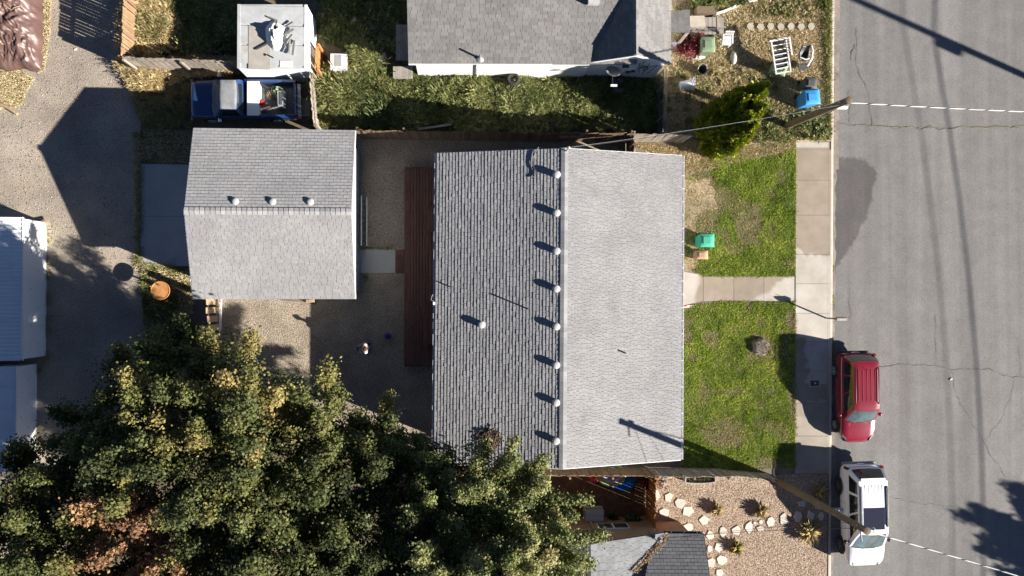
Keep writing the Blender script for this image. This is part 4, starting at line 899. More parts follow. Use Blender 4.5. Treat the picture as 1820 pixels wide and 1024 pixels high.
# ================================================================ fences and deck
PK = {}
def fence(label, a, b, h, m, side=1, pw=.14, gap=.008, post=2.2, lean=0.0, name='board_fence', zj=.02, rail_m=None, dog=False):
    """boards on one face, rails and posts on the other (side = +1/-1 of the run's left)"""
    a, b = Vector(a), Vector(b); a.z = b.z = 0; d = b-a; L = d.length; d.normalize(); nn = Vector((-d.y, d.x, 0))*side; ang = math.atan2(d.y, d.x)
    fo = thing(name, label, 'fence', (a+b)/2); n = max(1, int(L/(pw+gap)))
    key = (round(pw, 3), round(h, 2), m)
    if key not in PK:
        PK[key] = [MB().add([(-w/2, -.009, 0), (w/2, -.009, 0), (w/2, .009, 0), (-w/2, .009, 0), (-w/2, -.009, hh), (w/2, -.009, hh), (w/2, .009, hh), (-w/2, .009, hh)],
                            [(0, 1, 2, 3), (7, 6, 5, 4), (0, 4, 5, 1), (1, 5, 6, 2), (2, 6, 7, 3), (3, 7, 4, 0)]).mesh('picket', m) for w, hh in ((pw, h), (pw*.97, h-zj), (pw*.94, h-zj*.5))]
    for i in range(n):
        p = a+d*(i+.5)*L/n+Vector((0, 0, .03)); bow = lean*math.sin(math.pi*(i+.5)/n)
        put('picket', random.choice(PK[key]), fo, p, (random.uniform(-.02, .02)+bow, random.uniform(-.012, .012), ang+random.uniform(-.03, .03)))
    for z in (.35, h-.3): MB().beam(a-nn*.035+Vector((0, 0, z)), b-nn*.035+Vector((0, 0, z)), .04, .09).build('rail', rail_m or m, fo)
    k = max(1, int(round(L/post)))
    for i in range(k+1):
        p = a+d*(.05+(L-.1)*i/k)-nn*.11; MB().box((p.x, p.y, h/2-.02), (.09, .09, h-.04), ang).build('post', rail_m or m, fo)
    return fo
def fp_(x, y, h=0): q = P(x, y, h); q.z = 0; return q
fence('sunlit brown board fence along the alley at the top left', fp_(221, -14, 1.8), fp_(215, 100, 1.8), 1.8, 'fence_brown', 1)
fence('weathered board fence run from the alley corner to the white shed', fp_(216, 101, 1.8), fp_(424, 110, 1.8), 1.8, 'fence_grey', 1)
fence('thin leaning board fence between the blue pickup and the tall weeds', fp_(551, 128, 1.7), fp_(558, 224, 1.7), 1.7, 'fence_grey', -1, lean=.03)
fence('fresh orange brown fence panel beside the white shed', fp_(561, 76, 1.7), fp_(560, 124, 1.7), 1.7, 'fence_orange', -1)
fence('long dark brown board fence between the yard and the tall weeds', fp_(632, 231.5, 1.85), fp_(1126, 237, 1.85), 1.85, 'fence_dark', -1, lean=.02)
fence('bleached grey board fence leading to the yellow green shrub', fp_(1128, 237, 1.85), fp_(1228, 242, 1.5), 1.7, 'fence_grey', -1)
fence('short fence return between house corner and bleached fence', fp_(1127, 239, 1.7), fp_(1127, 272, 1.7), 1.7, 'fence_dark', 1, .155, -.012)
fence('brown cedar fence along the south side of the house', fp_(700, 846.5, 1.9), fp_(1168, 847, 1.9), 1.9, 'fence_brown', 1, lean=-.02)
fence('weathered grey fence running down to the street pole', fp_(1171, 847, 1.8), fp_(1300, 847.5, 1.7), 1.75, 'fence_grey', 1)
fence('low grey end panels of the fence beside the street pole', fp_(1301, 847, 1.5), fp_(1378, 851, 1.1), 1.35, 'fence_grey', 1)
fence('orange brown side court gate fence next to the flagstones', fp_(1166, 850, 1.8), fp_(1164, 946, 1.8), 1.8, 'fence_orange', -1)
fence('rough wooden fence between the garage and the maple', fp_(366, 528, 1.7), fp_(372, 640, 1.7), 1.7, 'wood', 1, pw=.3, gap=.1)
# loose boards along the foot of the dark fence
for i, (x0, y0, x1, y1, z, m, lb) in enumerate([(668, 245, 1000, 252, .12, 'fence_dark', 'long dark kickboard lying along the foot of the yard fence'), (996, 244, 1062, 240, 1.2, 'wood', 'pale board fixed slantwise on the dark fence'), (1046, 252, 1080, 262, .3, 'wood_grey', 'pale stick leaning near the house service wires'), (392.5, 531, 391, 590, .25, 'white_plastic', 'white painted rail lying along the rough wooden fence'), (743, 230, 803, 221, .5, 'wood_grey', 'grey plank lying across the weeds behind the yard fence'), (945, 850, 975, 862, .35, 'grey', 'pale grey plank leaning in the side court')]):
    tag(MB().beam(P(x0, y0, z), P(x1, y1, z), .10, .05).build('loose_board', m), lb, 'board')
# chain link gate run, dark pipes
cf = thing('pipe_fence', 'dark steel pipe fence closing off the tall weeds', 'fence', P(1174, 180))
def pipe(x0, y0, z0, x1, y1, z1, r=.025, name='pipe', m='darkgrey'): MB().tube([P(x0, y0, z0), P(x1, y1, z1)], r, 8).build(name, m, cf, 40)
xa, xb = P(1170, 124).x+0, P(1170, 234)
c0, c1 = fp_(1179, 124, 1.5), fp_(1178, 234, 1.5)
for z in (.15, .8, 1.5): MB().tube([c0+Vector((0, 0, z)), c1+Vector((0, 0, z))], .025, 8).build('rail', 'darkgrey', cf, 40)
for k in range(5): q = c0.lerp(c1, k/4); MB().tube([q, q+Vector((0, 0, 1.56))], .03, 8).build('post', 'steel', cf, 40)
for k in range(46): q = c0.lerp(c1, (k+.5)/46); MB().tube([q+Vector((0, 0, .15)), q+Vector((.0, 0, 1.5))], .006, 4, False).build('bar', 'darkgrey', cf)
# ---- deck behind the house
DZ = .42
deck = thing('deck', 'red brown stained timber deck along the back wall of the house', 'deck', P(748, 474))
d0, d1 = P(718.5, 296.5, DZ), P(718.5, 652, DZ); xend = f[0].x-.02; nb = int((xend-d0.x)/.147)
for i in range(nb):
    x = d0.x+.0735+i*.147; a0, a1 = d0.y, d1.y
    if i > nb*.62:  # steps cut into the inner part
        pass
    seg = [a0, a0-(a0-a1)*(.30+.06*(i % 3)), a0-(a0-a1)*(.66+.05*(i % 2)), a1]
    for j in range(3): MB().box((x, (seg[j]+seg[j+1])/2, DZ-.02), (.130, abs(seg[j]-seg[j+1])-.006, .035)).build('plank', 'deck', deck)
MB().beam((d0.x+.02, d0.y-.02, DZ-.16), (d1.x+.02, d1.y+.02, DZ-.16), .04, .24).build('rim_joist', 'deck', deck)
for k in range(10): y = d0.y-.05-(d0.y-d1.y-.1)*k/9; MB().box(((d0.x+xend)/2, y, DZ-.15), (xend-d0.x-.06, .05, .2)).build('joist', 'deck', deck)
for y0, y1, lb in ((366, 412, 'upper'), (560, 612, 'lower')):
    bn = thing('deck_bench', 'dark timber bench on the deck, the '+('one nearer the top fence' if lb == 'upper' else 'one level with the person'), 'bench', P(762, (y0+y1)/2, DZ), 'benches on the deck')
    a, b = P(752, y0, DZ+.42), P(752, y1, DZ+.42)
    for k in range(4): MB().box((a.x+.09+.15*k, (a.y+b.y)/2, DZ+.42), (.14, abs(a.y-b.y), .035)).build('slat', 'deck', bn)
    for s_ in (-1, 1): MB().box((a.x+.3, (a.y+b.y)/2+s_*(abs(a.y-b.y)/2-.1), DZ+.2), (.5, .07, .40)).build('leg', 'deck', bn)

# ================================================================ vehicles (built nose towards +Y, then turned)
def lerp(a, b, t): return a+(b-a)*t
def interp(tab, x):
    for (x0, *v0), (x1, *v1) in zip(tab, tab[1:]):
        if x <= x1: t = (x-x0)/(x1-x0); t = min(1, max(0, t)); return [lerp(p, q, t) for p, q in zip(v0, v1)]
    return list(tab[-1][1:])
def lower_body(root, tab, m, n=44, name='body'):
    mb = MB(); y0, y1 = tab[0][0], tab[-1][0]; ring = 19; rows = []
    for i in range(n+1):
        u = i/n; u = .5-.5*math.cos(math.pi*u)*(.55+.45*abs(math.cos(math.pi*u))) if False else u
        y = lerp(y0, y1, u); hw, zb, zt = interp(tab, y)
        hgt = zt-zb
        half = [(.0, zb), (.80*hw, zb), (.955*hw, zb+.10*hgt), (.985*hw, zb+.28*hgt), (hw, zb+.50*hgt), (.985*hw, zb+.74*hgt), (.955*hw, zt-.07*hgt), (.90*hw, zt-.015*hgt), (.62*hw, zt+.012), (0, zt+.022)]
        pts = [(x, z) for x, z in half]+[(-x, z) for x, z in half[::-1][1:-1]]
        rows.append([(x, y, z) for x, z in pts])
    k = len(rows[0])
    for r_ in rows: mb.v += [Vector(p) for p in r_]
    for i in range(n):
        for j in range(k): mb.f.append((i*k+j, i*k+(j+1) % k, (i+1)*k+(j+1) % k, (i+1)*k+j))
    mb.f.append(tuple(range(k))); mb.f.append(tuple(range(n*k, n*k+k))[::-1])
    return mb.build(name, m, root, 50, True)
class Cab:
    def __init__(s, zb, zr, wb, wr, yr0, yr1, yf0, yf1, bow=.14, bowr=.05):
        s.__dict__.update(locals())
    def pt(s, side, u, t, off=0):
        def raw(u, t):
            w = lerp(s.wb, s.wr, t)+.03*math.sin(math.pi*t); z = lerp(s.zb, s.zr, t)
            yf, yr = lerp(s.yf0, s.yf1, t), lerp(s.yr0, s.yr1, t)
            if side == 'F': x = lerp(-w, w, u); return Vector((x, yf+s.bow*(1-t*.5)*(1-(2*u-1)**2), z))
            if side == 'B': x = lerp(w, -w, u); return Vector((x, yr-s.bowr*(1-(2*u-1)**2), z))
            if side == 'L': return Vector((-w, lerp(yr, yf, u), z))
            return Vector((w, lerp(yf, yr, u), z))
        p = raw(u, t)
        if off:
            e = .01; n = (raw(u+e, t)-raw(u-e, t)).cross(raw(u, t+e)-raw(u, t-e)).normalized()
            c = Vector((0, (s.yf1+s.yr1)/2, s.zb)); n = n if n.dot(p-c) > 0 else -n; p = p+n*off
        return p
    def patch(s, side, u0, u1, t0, t1, off, nu=10, nt=4, sk=(0, 0)):
        return MB().grid(lambda a, b: s.pt(side, lerp(u0+sk[0]*b, u1+sk[1]*b, a), lerp(t0, t1, b), off), nu, nt)
    def shell(s, root, m, mroof):
        mb = MB()
        for sd in 'FBLR': mb.grid(lambda a, b, sd=sd: s.pt(sd, a, b), 10, 5)
        mb.build('cabin', m, root, 50, True)
        N = 12; M = 14
        def fn(u, v):
            x = lerp(-s.wr, s.wr, u); q = 1-(2*u-1)**2
            yf, yr = s.yf1+s.bow*.5*q, s.yr1-s.bowr*q; e = min(1, min(u, 1-u)*7)*min(1, min(v, 1-v)*9); e = e*(2-e)
            return (x, lerp(yr, yf, v), s.zr+.035*e+.015*q*(1-(2*v-1)**2))
        return MB().grid(fn, N, M).build('roof', mroof, root, 60, True)
def wheel(root, x, y, r, w, sgn, mr='rim', spokes=5):
    tx = x
    t_ = MB().lathe([(r*.62, -w/2), (r*.9, -w/2), (r, -w/2+.04), (r, w/2-.04), (r*.9, w/2), (r*.62, w/2)], (tx, y, r), 28, 'X').build('wheel', 'tyre', root, 35, True)
    rm = MB().lathe([(r*.61, -.03), (r*.63, .012), (r*.56, .0), (r*.5, -.02)], (tx+sgn*w/2, y, r), 24, 'X')
    hub = MB()
    for k in range(spokes):
        a = 2*math.pi*k/spokes; c = Vector((tx+sgn*(w/2-.002), y, r))
        hub.beam(c+Vector((sgn*.012, 0, 0)), c+Vector((0, math.cos(a)*r*.58, math.sin(a)*r*.58)), .085, .03, (1, 0, 0))
    hub.lathe([(.07, -.01), (.07, .02), (.04, .028)], (tx+sgn*w/2, y, r), 14, 'X')
    o = MB(); o.v = rm.v; o.f = rm.f; o.build('rim', mr, t_, 40, True); hub.build('spokes', mr, t_, 40, True)
def arch(root, x, y, r, sgn):
    mb = MB(); n = 18; pts = []
    for k in range(n+1):
        a = math.pi*(-.12+1.24*k/n); pts.append((math.cos(a), math.sin(a)))
    k0 = len(mb.v)
    for c, s_ in pts:
        for q, xo in ((.86, -.10), (1.0, .010), (1.13, .014), (1.17, -.01)): mb.v.append(Vector((x+sgn*xo, y+c*r*q, .0+r*.92+s_*r*q)))
    for i in range(n):
        for j in range(3): a = i*4+j; mb.f.append((a, a+1, a+5, a+4))
    return mb.build('wheel_arch', 'black', root, 50, True)
def common(root, hw, yf, yr, r, wb_f, wb_r, mr='rim', sp=5, archm=True):
    for sx in (-1, 1):
        for y in (wb_f, wb_r):
            if archm: arch(root, sx*(hw-.012), y, r*1.0+.02, sx)
            wheel(root, sx*(hw-.085), y, r, .21, sx, mr, sp)
def mirror(root, x, y, z, sgn, m, ln=.17):
    mb = MB().lathe([(.03, -ln/2), (.085, -ln/2+.03), (.10, 0), (.085, ln/2-.03), (.02, ln/2)], (x+sgn*.16, y, z), 12, 'X'); o = mb.build('mirror', m, root, 50, True)
    MB().beam((x-sgn*.04, y+.01, z-.03), (x+sgn*.1, y, z-.02), .07, .04).build('arm', 'black', o, None, True)
def suv(name, label, loc, rz, paint, L, W, H_, kind_):
    root = thing(name, label, 'car', (0, 0, 0), None, True); hw = W/2; f_, r_ = L/2, -L/2
    if kind_ == 'red':
        tab = [(r_, hw*.80, .48, .92), (r_+.07, hw*.90, .42, .98), (r_+.25, hw*.965, .34, 1.02), (r_+.9, hw, .30, 1.02), (.4, hw, .30, 1.02), (f_-1.25, hw, .30, 1.01), (f_-.65, hw*.975, .32, .95), (f_-.28, hw*.90, .36, .86), (f_-.10, hw*.78, .40, .78), (f_, hw*.58, .46, .66)]
        cab = Cab(.99, H_-.06, hw*.90, hw*.71, r_+.13, r_+.40, f_-1.14, f_-1.78, .13, .06); R_, wf, wr_ = .34, f_-.83, r_+.92
    else:
        tab = [(r_, hw*.84, .52, 1.02), (r_+.07, hw*.93, .46, 1.08), (r_+.25, hw*.98, .38, 1.12), (r_+1.0, hw, .34, 1.13), (.4, hw, .34, 1.13), (f_-1.35, hw, .34, 1.14), (f_-.7, hw*.985, .36, 1.10), (f_-.30, hw*.94, .40, 1.02), (f_-.10, hw*.84, .44, .92), (f_, hw*.66, .50, .78)]
        cab = Cab(1.10, H_-.06, hw*.91, hw*.735, r_+.12, r_+.56, f_-1.06, f_-1.95, .14, .07); R_, wf, wr_ = .39, f_-.95, r_+1.10
    lower_body(root, tab, paint); roof = cab.shell(root, paint, paint)
    # glass
    ws = cab.patch('F', .06, .94, .07, .93, .007, 14, 5).build('windscreen', 'windscreen', root, 60, True)
    cab.patch('F', .03, .97, .0, .075, .009, 14, 1).build('cowl', 'black', root, 60, True)
    for u in (.30, .62): MB().tube([cab.pt('F', u, .04, .03), cab.pt('F', u+.12, .10, .022), cab.pt('F', u+.24, .13, .02)], .011, 5).build('wiper', 'black', ws, 40, True)
    cab.patch('B', .08, .92, .12, .88, .007, 10, 4).build('rear_window', 'glass', root, 60, True)
    for sd in 'LR':
        fl = (lambda a, b: (a, b)) if sd == 'L' else (lambda a, b: (1-b, 1-a))
        for k, (u0, u1, s0, s1) in enumerate(((.05, .27, .01, 0), (.31, .58, 0, 0), (.61, .93, 0, -.06) if kind_ == 'red' else (.61, .92, 0, -.05))):
            a, b = fl(u0, u1); q = (s0, s1) if sd == 'L' else (-s1, -s0)
            cab.patch(sd, a, b, .14, .87, .007, 8, 4, q).build('side_window', 'glass', root, 60, True)
        sx = -1 if sd == 'L' else 1
        mb = MB().tube([(sx*(cab.wr-.05), cab.yr1+.25, cab.zr+.02), (sx*(cab.wr-.06), cab.yr1+.33, cab.zr+.085), (sx*(cab.wr-.06), cab.yf1-.35, cab.zr+.085), (sx*(cab.wr-.05), cab.yf1-.25, cab.zr+.02)], .024, 8)
        mb.build('roof_rail', 'black' if kind_ == 'red' else 'silver_paint', root, 50, True)
        if kind_ == 'white':
            MB().box((sx*(cab.wr-.10), (cab.yr1+cab.yf1)/2, cab.zr+.032), (.07, cab.yf1-cab.yr1-.55, .03)).build('rail_gap', 'darkgrey', root, None, True)
        mirror(root, sx*(hw-.03), cab.yf0-.28, cab.zb+.06, sx, paint if kind_ == 'red' else 'black')
        for yy in (cab.yf0-.95, cab.yf0-1.95): MB().box((sx*(hw+.008), yy, .86 if kind_ == 'red' else .95), (.025, .15, .035)).build('door_handle', paint, root, None, True)
        for yy in (cab.yf0-.18, cab.yf0-1.18, cab.yf0-2.1): MB().box((sx*(hw*.992), yy, .70), (.022, .012, .5)).build('door_seam', 'black', root, None, True)
        zl = .74 if kind_ == 'red' else .86
        MB().add([(sx*hw*.60, f_-.055, zl-.03), (sx*hw*.88, f_-.30, zl), (sx*hw*.90, f_-.33, zl+.10), (sx*hw*.62, f_-.09, zl+.10), (sx*hw*.66, f_-.22, zl+.14), (sx*hw*.88, f_-.42, zl+.13)], [(0, 1, 2, 3), (3, 2, 5, 4)]).build('headlight', 'lamp_clear', root, None, True)
        MB().box((sx*hw*.90, r_+.10, .90 if kind_ == 'red' else 1.0), (.16, .14, .26), -sx*.25).build('taillight', 'lamp_red', root, None, True, .02)
    MB().box((0, r_-.005, .52), (W*.86, .16, .17)).build('rear_bumper', 'black' if kind_ == 'red' else 'silver_paint', root, None, True, .04)
    MB().box((0, f_-.09, .47), (W*.66, .16, .14)).build('front_bumper', 'black' if kind_ == 'red' else 'darkgrey', root, None, True, .04)
    MB().box((0, f_-.02, .63), (W*.42, .06, .10)).build('grille', 'black', root, None, True); MB().box((0, r_-.02, .75), (.32, .05, .15)).build('number_plate', 'white_plastic', root, None, True)
    # bonnet creases
    for sx in (-1, 1):
        zt0 = interp(tab, f_-1.02)[2]+.006; zt1 = interp(tab, f_-.42)[2]+.000
        MB().beam((sx*hw*.60, f_-1.0, zt0+.004), (sx*hw*.50, f_-.42, zt1+.012), .05, .018).build('bonnet_crease', paint, root, None, True, .008)
    if kind_ == 'red':
        for k in range(5): x = -.42+.21*k; MB().box((x, (cab.yr1+cab.yf1)/2-.03, cab.zr+.046), (.05, cab.yf1-cab.yr1-.75, .022)).build('roof_rib', paint, root, None, True, .008)
        MB().tube([(0.02, cab.yr1+.35, cab.zr+.03), (.02, cab.yr1+.30, cab.zr+.16)], .012, 6).build('antenna', 'black', root, 40, True)
    else:
        y0 = cab.yf1-.13
        MB().box((0, y0-.55, cab.zr+.047), (cab.wr*1.42, 1.06, .02)).build('sunroof', 'sunroof', root, None, True, .008)
        for k in range(6): x = -.42+.168*k; MB().box((x, (cab.yr1+y0-1.2)/2+.08, cab.zr+.045), (.022, (y0-1.25-cab.yr1)-.18, .014)).build('roof_rib', 'trim', root, None, True)
        MB().box((0, cab.yr1-.03, cab.zr+.0), (cab.wr*1.7, .22, .03), 0, -.12).build('spoiler', paint, root, None, True, .01)
    common(root, hw, f_, r_, R_, wf, wr_, 'rim' if kind_ == 'red' else 'darkgrey')
    root.location = loc; root.rotation_euler = (0, 0, rz); return root
c = P(1504.5, 706, ZS); c = Vector((P(1516, 706, .3).x-.0, P(1516, 707, .7).y, ZS))
suv('parked_car', 'crimson red compact sport utility parked at the kerb', c, math.pi+R(.5), 'red_paint', 4.45, 1.80, 1.74, 'red')
c = Vector((P(1530, 917, .5).x, P(1530, 917, .8).y, ZS))
suv('parked_car', 'white sport utility with dark sunroof and roof rails parked behind the red one', c, math.pi+R(1.0), 'white_car', 5.0, 1.95, 1.86, 'white')
# ---- blue pickup behind the garage, facing left
def pickup(loc, rz):
    root = thing('pickup_truck', 'old navy blue pickup with silver cab roof and junk filled bed', 'truck', (0, 0, 0), None, True)
    L, W = 4.85, 1.80; hw = W/2; f_, r_ = L/2, -L/2
    tab = [(-.05, hw, .42, 1.0), (.5, hw, .42, 1.0), (f_-1.15, hw, .42, 1.0), (f_-.3, hw*.97, .42, .97), (f_-.08, hw*.93, .45, .93), (f_, hw*.88, .50, .84)]
    lower_body(root, tab, 'blue_paint', 24)
    cab = Cab(.98, 1.60, hw*.95, hw*.76, -.02, .10, f_-1.16, f_-1.62, .13, .03); cab.shell(root, 'blue_paint', 'silver_paint')
    cab.patch('F', .04, .96, .05, .95, .007, 14, 5).build('windscreen', 'grey_screen', root, 60, True); cab.patch('B', .12, .88, .2, .85, .007, 8, 3).build('rear_window', 'glass', root, 60, True)
    MB().tube([cab.pt('F', u/14, .02, .012) for u in range(15)], .016, 6).build('windscreen_trim', 'chrome', root, 50, True)
    for sd, (a, b) in (('L', (.08, .80)), ('R', (.20, .92))): cab.patch(sd, a, b, .14, .86, .007, 8, 4).build('side_window', 'glass', root, 60, True)
    # bed: floor, walls, tailgate
    MB().box((0, (r_-.05)/2-.0, .62), (W*.9, -r_-.12, .06)).build('bed_floor', 'darkgrey', root, None, True)
    for sx in (-1, 1):
        MB().box((sx*(hw-.07), (r_-.05)/2, .73), (.14, -r_-.10, .54)).build('bed_side', 'blue_paint', root, None, True, .02)
        MB().box((sx*(hw-.05), f_-.02, .72), (.24, .08, .16)).build('headlight', 'lamp_clear', root, None, True); MB().box((sx*(hw-.05), r_+.0, .78), (.12, .05, .28)).build('taillight', 'lamp_red', root, None, True)
        mirror(root, sx*(hw-.0), f_-1.42, 1.08, sx, 'chrome', .2)
    MB().box((0, r_+.03, .73), (W-.30, .06, .50)).build('tailgate', 'blue_paint', root, None, True); MB().box((0, r_-.10, .50), (W*.92, .16, .16)).build('rear_bumper', 'steel', root, None, True, .02); MB().box((0, f_+.04, .50), (W*.96, .12, .17)).build('front_bumper', 'steel', root, None, True, .03)
    MB().box((0, f_+.0, .70), (W*.6, .05, .2)).build('grille', 'black', root, None, True)
    common(root, hw, f_, r_, .36, f_-.85, r_+.95, 'steel')
    root.location = loc; root.rotation_euler = (0, 0, rz); return root
pc = Vector((P(433, 178, .8).x, P(433, 176, .9).y, 0)); pickup(pc, R(90+1.0))
def bedp(px_, py_, z): return P(px_, py_, z)
tb = bedp(450, 175, 1.06); tbx = thing('tool_box', 'white tool chest across the front of the blue pickup bed', 'tool box', tb)
MB().box((tb.x, tb.y, .84), (.52, 1.58, .40)).build('chest', 'white_plastic', tbx, None, False, .02); MB().box((tb.x, tb.y, 1.06), (.56, 1.62, .05)).build('lid', 'white_plastic', tbx, None, False, .01)
for s_ in (-1, 1): MB().box((tb.x+.28, tb.y+s_*.5, 1.0), (.03, .10, .06)).build('latch', 'chrome', tbx)
q = bedp(465, 183, .95); o = MB().lathe([(.13, -.28), (.15, -.05), (.14, .02), (.06, .06), (.04, .10)], q, 16).build('fuel_can', 'red', None, 40); tag(o, 'red round can in the blue pickup bed against the white chest', 'can')
q = bedp(500, 176, .9); cw = thing('grey_tub', 'grey plastic tub tipped over in the blue pickup bed', 'tub', q)
MB().prism([(q.x-.16, q.y-.42), (q.x+.16, q.y-.42), (q.x+.2, q.y+.42), (q.x-.2, q.y+.42)], .66, .98, .86).build('shell', 'grey', cw); MB().box((q.x, q.y, .99), (.12, .6, .03)).build('ridge', 'darkgrey', cw)
q = bedp(490, 160, .9); crumple('work_jacket', (q.x, q.y, .66), .34, .3, 'dkgreen_bin', 'dark green heap of cloth in the blue pickup bed', 'cloth', 8)
q = bedp(480, 167, .8); crumple('cardboard_scrap', (q.x, q.y, .66), .22, .12, 'wood', 'tan paper scrap in the middle of the blue pickup bed', 'paper', 5)
tag(MB().beam(bedp(460, 147, 1.0), bedp(483, 160, .75), .06, .06).build('bed_bar', 'black'), 'black bar angled across the pickup bed corner', 'bar')
tag(MB().beam(bedp(466, 196, .8), bedp(496, 190, .86), .05, .05).build('bed_bar', 'wood_grey'), 'thin grey stick along the lower side of the pickup bed', 'stick')
q = P(540, 190); o = MB().prism([(q.x-.45, q.y-.5), (q.x+.4, q.y-.45), (q.x+.45, q.y+.35), (q.x-.2, q.y+.45)], .015, .06).build('plywood_sheet', 'wood_grey', None); tag(o, 'grey plywood sheet lying on the ground behind the blue pickup', 'plywood')
# ================================================================ poles, cables, letter boxes
def upole(label, base, top, r0, r1, m, extras=True):
    base, top = Vector(base), Vector(top); t_ = thing('utility_pole', label, 'utility pole', base)
    pts = [base.lerp(top, k/10) for k in range(11)]; pts[0] = pts[0]-Vector((0, 0, .1))
    MB().tube(pts, [lerp(r0, r1, k/10) for k in range(11)], 16).build('shaft', m, t_, 50); return t_
b1, t1 = P(1399, 223), P(1509, 178, 7.6)
pole1 = upole('dark utility pole leaning over the kerb beside the blue bin', b1, t1, .175, .13, 'pole')
b2, t2 = P(1384, 856), P(1541, 944, 7.9)
pole2 = upole('brown utility pole reaching over the white parked car', b2, t2, .18, .125, 'pole2')
b3 = P(2262, 330); b3.z = 0; t3 = b3+Vector((0, 0, 13.5)); pole3 = upole('tall utility pole with transformer across the street', b3, t3, .20, .15, 'pole')
for pl, t_ in ((pole1, t1), (pole2, t2)):
    q = Vector(t_)
    MB().lathe([(.15, 0), (.15, .03), (.05, .06)], q-Vector((0, 0, .01)), 14).build('pole_cap', 'pole', pl, 40)
    for k in range(3): MB().box(q+Vector((.10-.10*k, -.14+.1*k, -.25-.12*k)), (.10, .05, .05)).build('bracket', 'steel', pl)
MB().tube([t2+Vector((-.1, 0, -.3)), t2+Vector((-.05, -.5, -.3))], .03, 8).build('insulator_arm', 'grey', pole2, 40)
for k in range(2): MB().lathe([(.05, 0), (.07, .05), (.04, .08), (.06, .14), (.02, .18)], t2+Vector((.1+.25*k, .02, -.25)), 12).build('insulator', 'grey', pole2, 40)
q = b3+Vector((0, 0, 8.35)); MB().lathe([(.16, -.30), (.19, -.25), (.19, .24), (.15, .30), (.06, .34)], q+Vector((-.1, -.30, 0)), 18).build('transformer', 'grey', pole3, 40)
MB().beam(t3+Vector((-1.2, 0, -.5)), t3+Vector((1.2, 0, -.5)), .1, .12).build('cross_arm', 'pole', pole3)
def sag(a, b, s_, n=18): a, b = Vector(a), Vector(b); return [a.lerp(b, k/n)-Vector((0, 0, 4*s_*(k/n)*(1-k/n))) for k in range(n+1)]
def cable(label, a, b, s_, r, m, twist=False, n=24, name='cable'):
    c_ = thing(name, label, 'cable', ((Vector(a)+Vector(b))/2)); pts = sag(a, b, s_, n); MB().tube(pts, r, 6).build('core', m, c_, 60)
    if twist:
        L = (Vector(b)-Vector(a)).length; k = int(L/.06); tp = []
        for i in range(k+1):
            t_ = i/k*n; j = min(int(t_), n-1); p = pts[j].lerp(pts[j+1], t_-j); an = i/k*L/.85*2*math.pi; d = (pts[j+1]-pts[j]).normalized(); u = d.cross(Vector((0, 0, 1))).normalized(); w = u.cross(d)
            tp.append(p+(u*math.cos(an)+w*math.sin(an))*r*1.0)
        MB().tube(tp, r*.75, 5).build('twisted_strand', 'wire_dark', c_, 60)
    return c_
cable('white twisted service cable crossing the road from the dark pole', t1+Vector((.05, .0, -.35)), P(2000, 206, 7.2), .12, .024, 'wire', True, 40)
cable('white twisted service cable leading away from the brown pole', t2+Vector((.05, -.05, -.25)), P(2010, 1085, 7.2), .1, .024, 'wire', True, 40)
cable('thin pale service drop from the dark pole to the house mast', t1+Vector((-.1, -.05, -.6)), mast+Vector((0, 0, .05)), .35, .0045, 'wire')
cable('thin grey line from the dark pole past the shrub to the mast', t1+Vector((-.1, .05, -.9)), mast+Vector((0, 0, -.1)), .55, .010, 'wire_dark')
cable('thin line from the brown pole to the tan house', t2+Vector((-.1, -.05, -.5)), P(1172, 958, SE_+.6), .3, .010, 'wire_dark')
cable('second thin line from the brown pole to the tan house eaves', t2+Vector((-.1, .05, -.9)), P(1240, 952, SE_+.1), .25, .007, 'wire_dark')
for z, r_, nm in ((8.7, .034, 'thick overhead phone bundle'), (9.5, .02, 'thinner overhead power line')):
    a = b3+Vector((-.2, 0, z)); cable(nm+' running north from the far pole', a+Vector((-1.4, 26, 0)), a, .35, r_, 'wire_dark'); cable(nm+' running south from the far pole', a, a+Vector((2.0, -36, 0)), .6, r_, 'wire_dark')
# back-garden line from the gutter bracket
cable('thin black line sagging from the gutter bracket over the deck', P(772, 537, HE), P(722, 585, 1.2), .2, .008, 'wire_dark')
def letter_box(label, px_, py_, m='white_plastic', side=1):
    b = P(px_-3, py_-1.5); o = thing('letter_box', label, 'mailbox', b, 'mailboxes on posts along the kerb'); z = 1.12
    MB().tube([(b.x, b.y, 0), (b.x, b.y, z-.02)], .04, 10).build('post', 'wood_grey', o, 40); MB().beam((b.x-.18, b.y, z-.05), (b.x+.30, b.y, z-.05), .06, .05).build('arm', 'wood_grey', o)
    mb = MB(); n = 10; prof = [(-.09, 0), (-.09, .10)]+[(-.09*math.cos(math.pi*k/n), .10+.09*math.sin(math.pi*k/n)) for k in range(1, n)]+[(.09, .10), (.09, 0)]; k = len(prof)
    mb.add([(b.x+x, b.y+y, z+zz-.02) for x in (-.10, .40) for y, zz in prof], [tuple(range(k)), tuple(range(k, 2*k))[::-1]]+[(j, (j+1) % k, k+(j+1) % k, k+j) for j in range(k)])
    mb.build('box', m, o, 40); MB().box((b.x+.405, b.y, z+.07), (.012, .16, .16)).build('door', 'steel', o); MB().box((b.x+.1, b.y+.10, z+.14), (.03, .012, .16)).build('flag', 'red', o)
letter_box('grey mailbox on a post by the front walk above the red car', 1471, 567, 'wood_grey'); letter_box('pale mailbox on a post beside the white parked car', 1465, 895.5, 'steel'); letter_box('white mailbox on a post at the dark utility pole', 1473, 203)

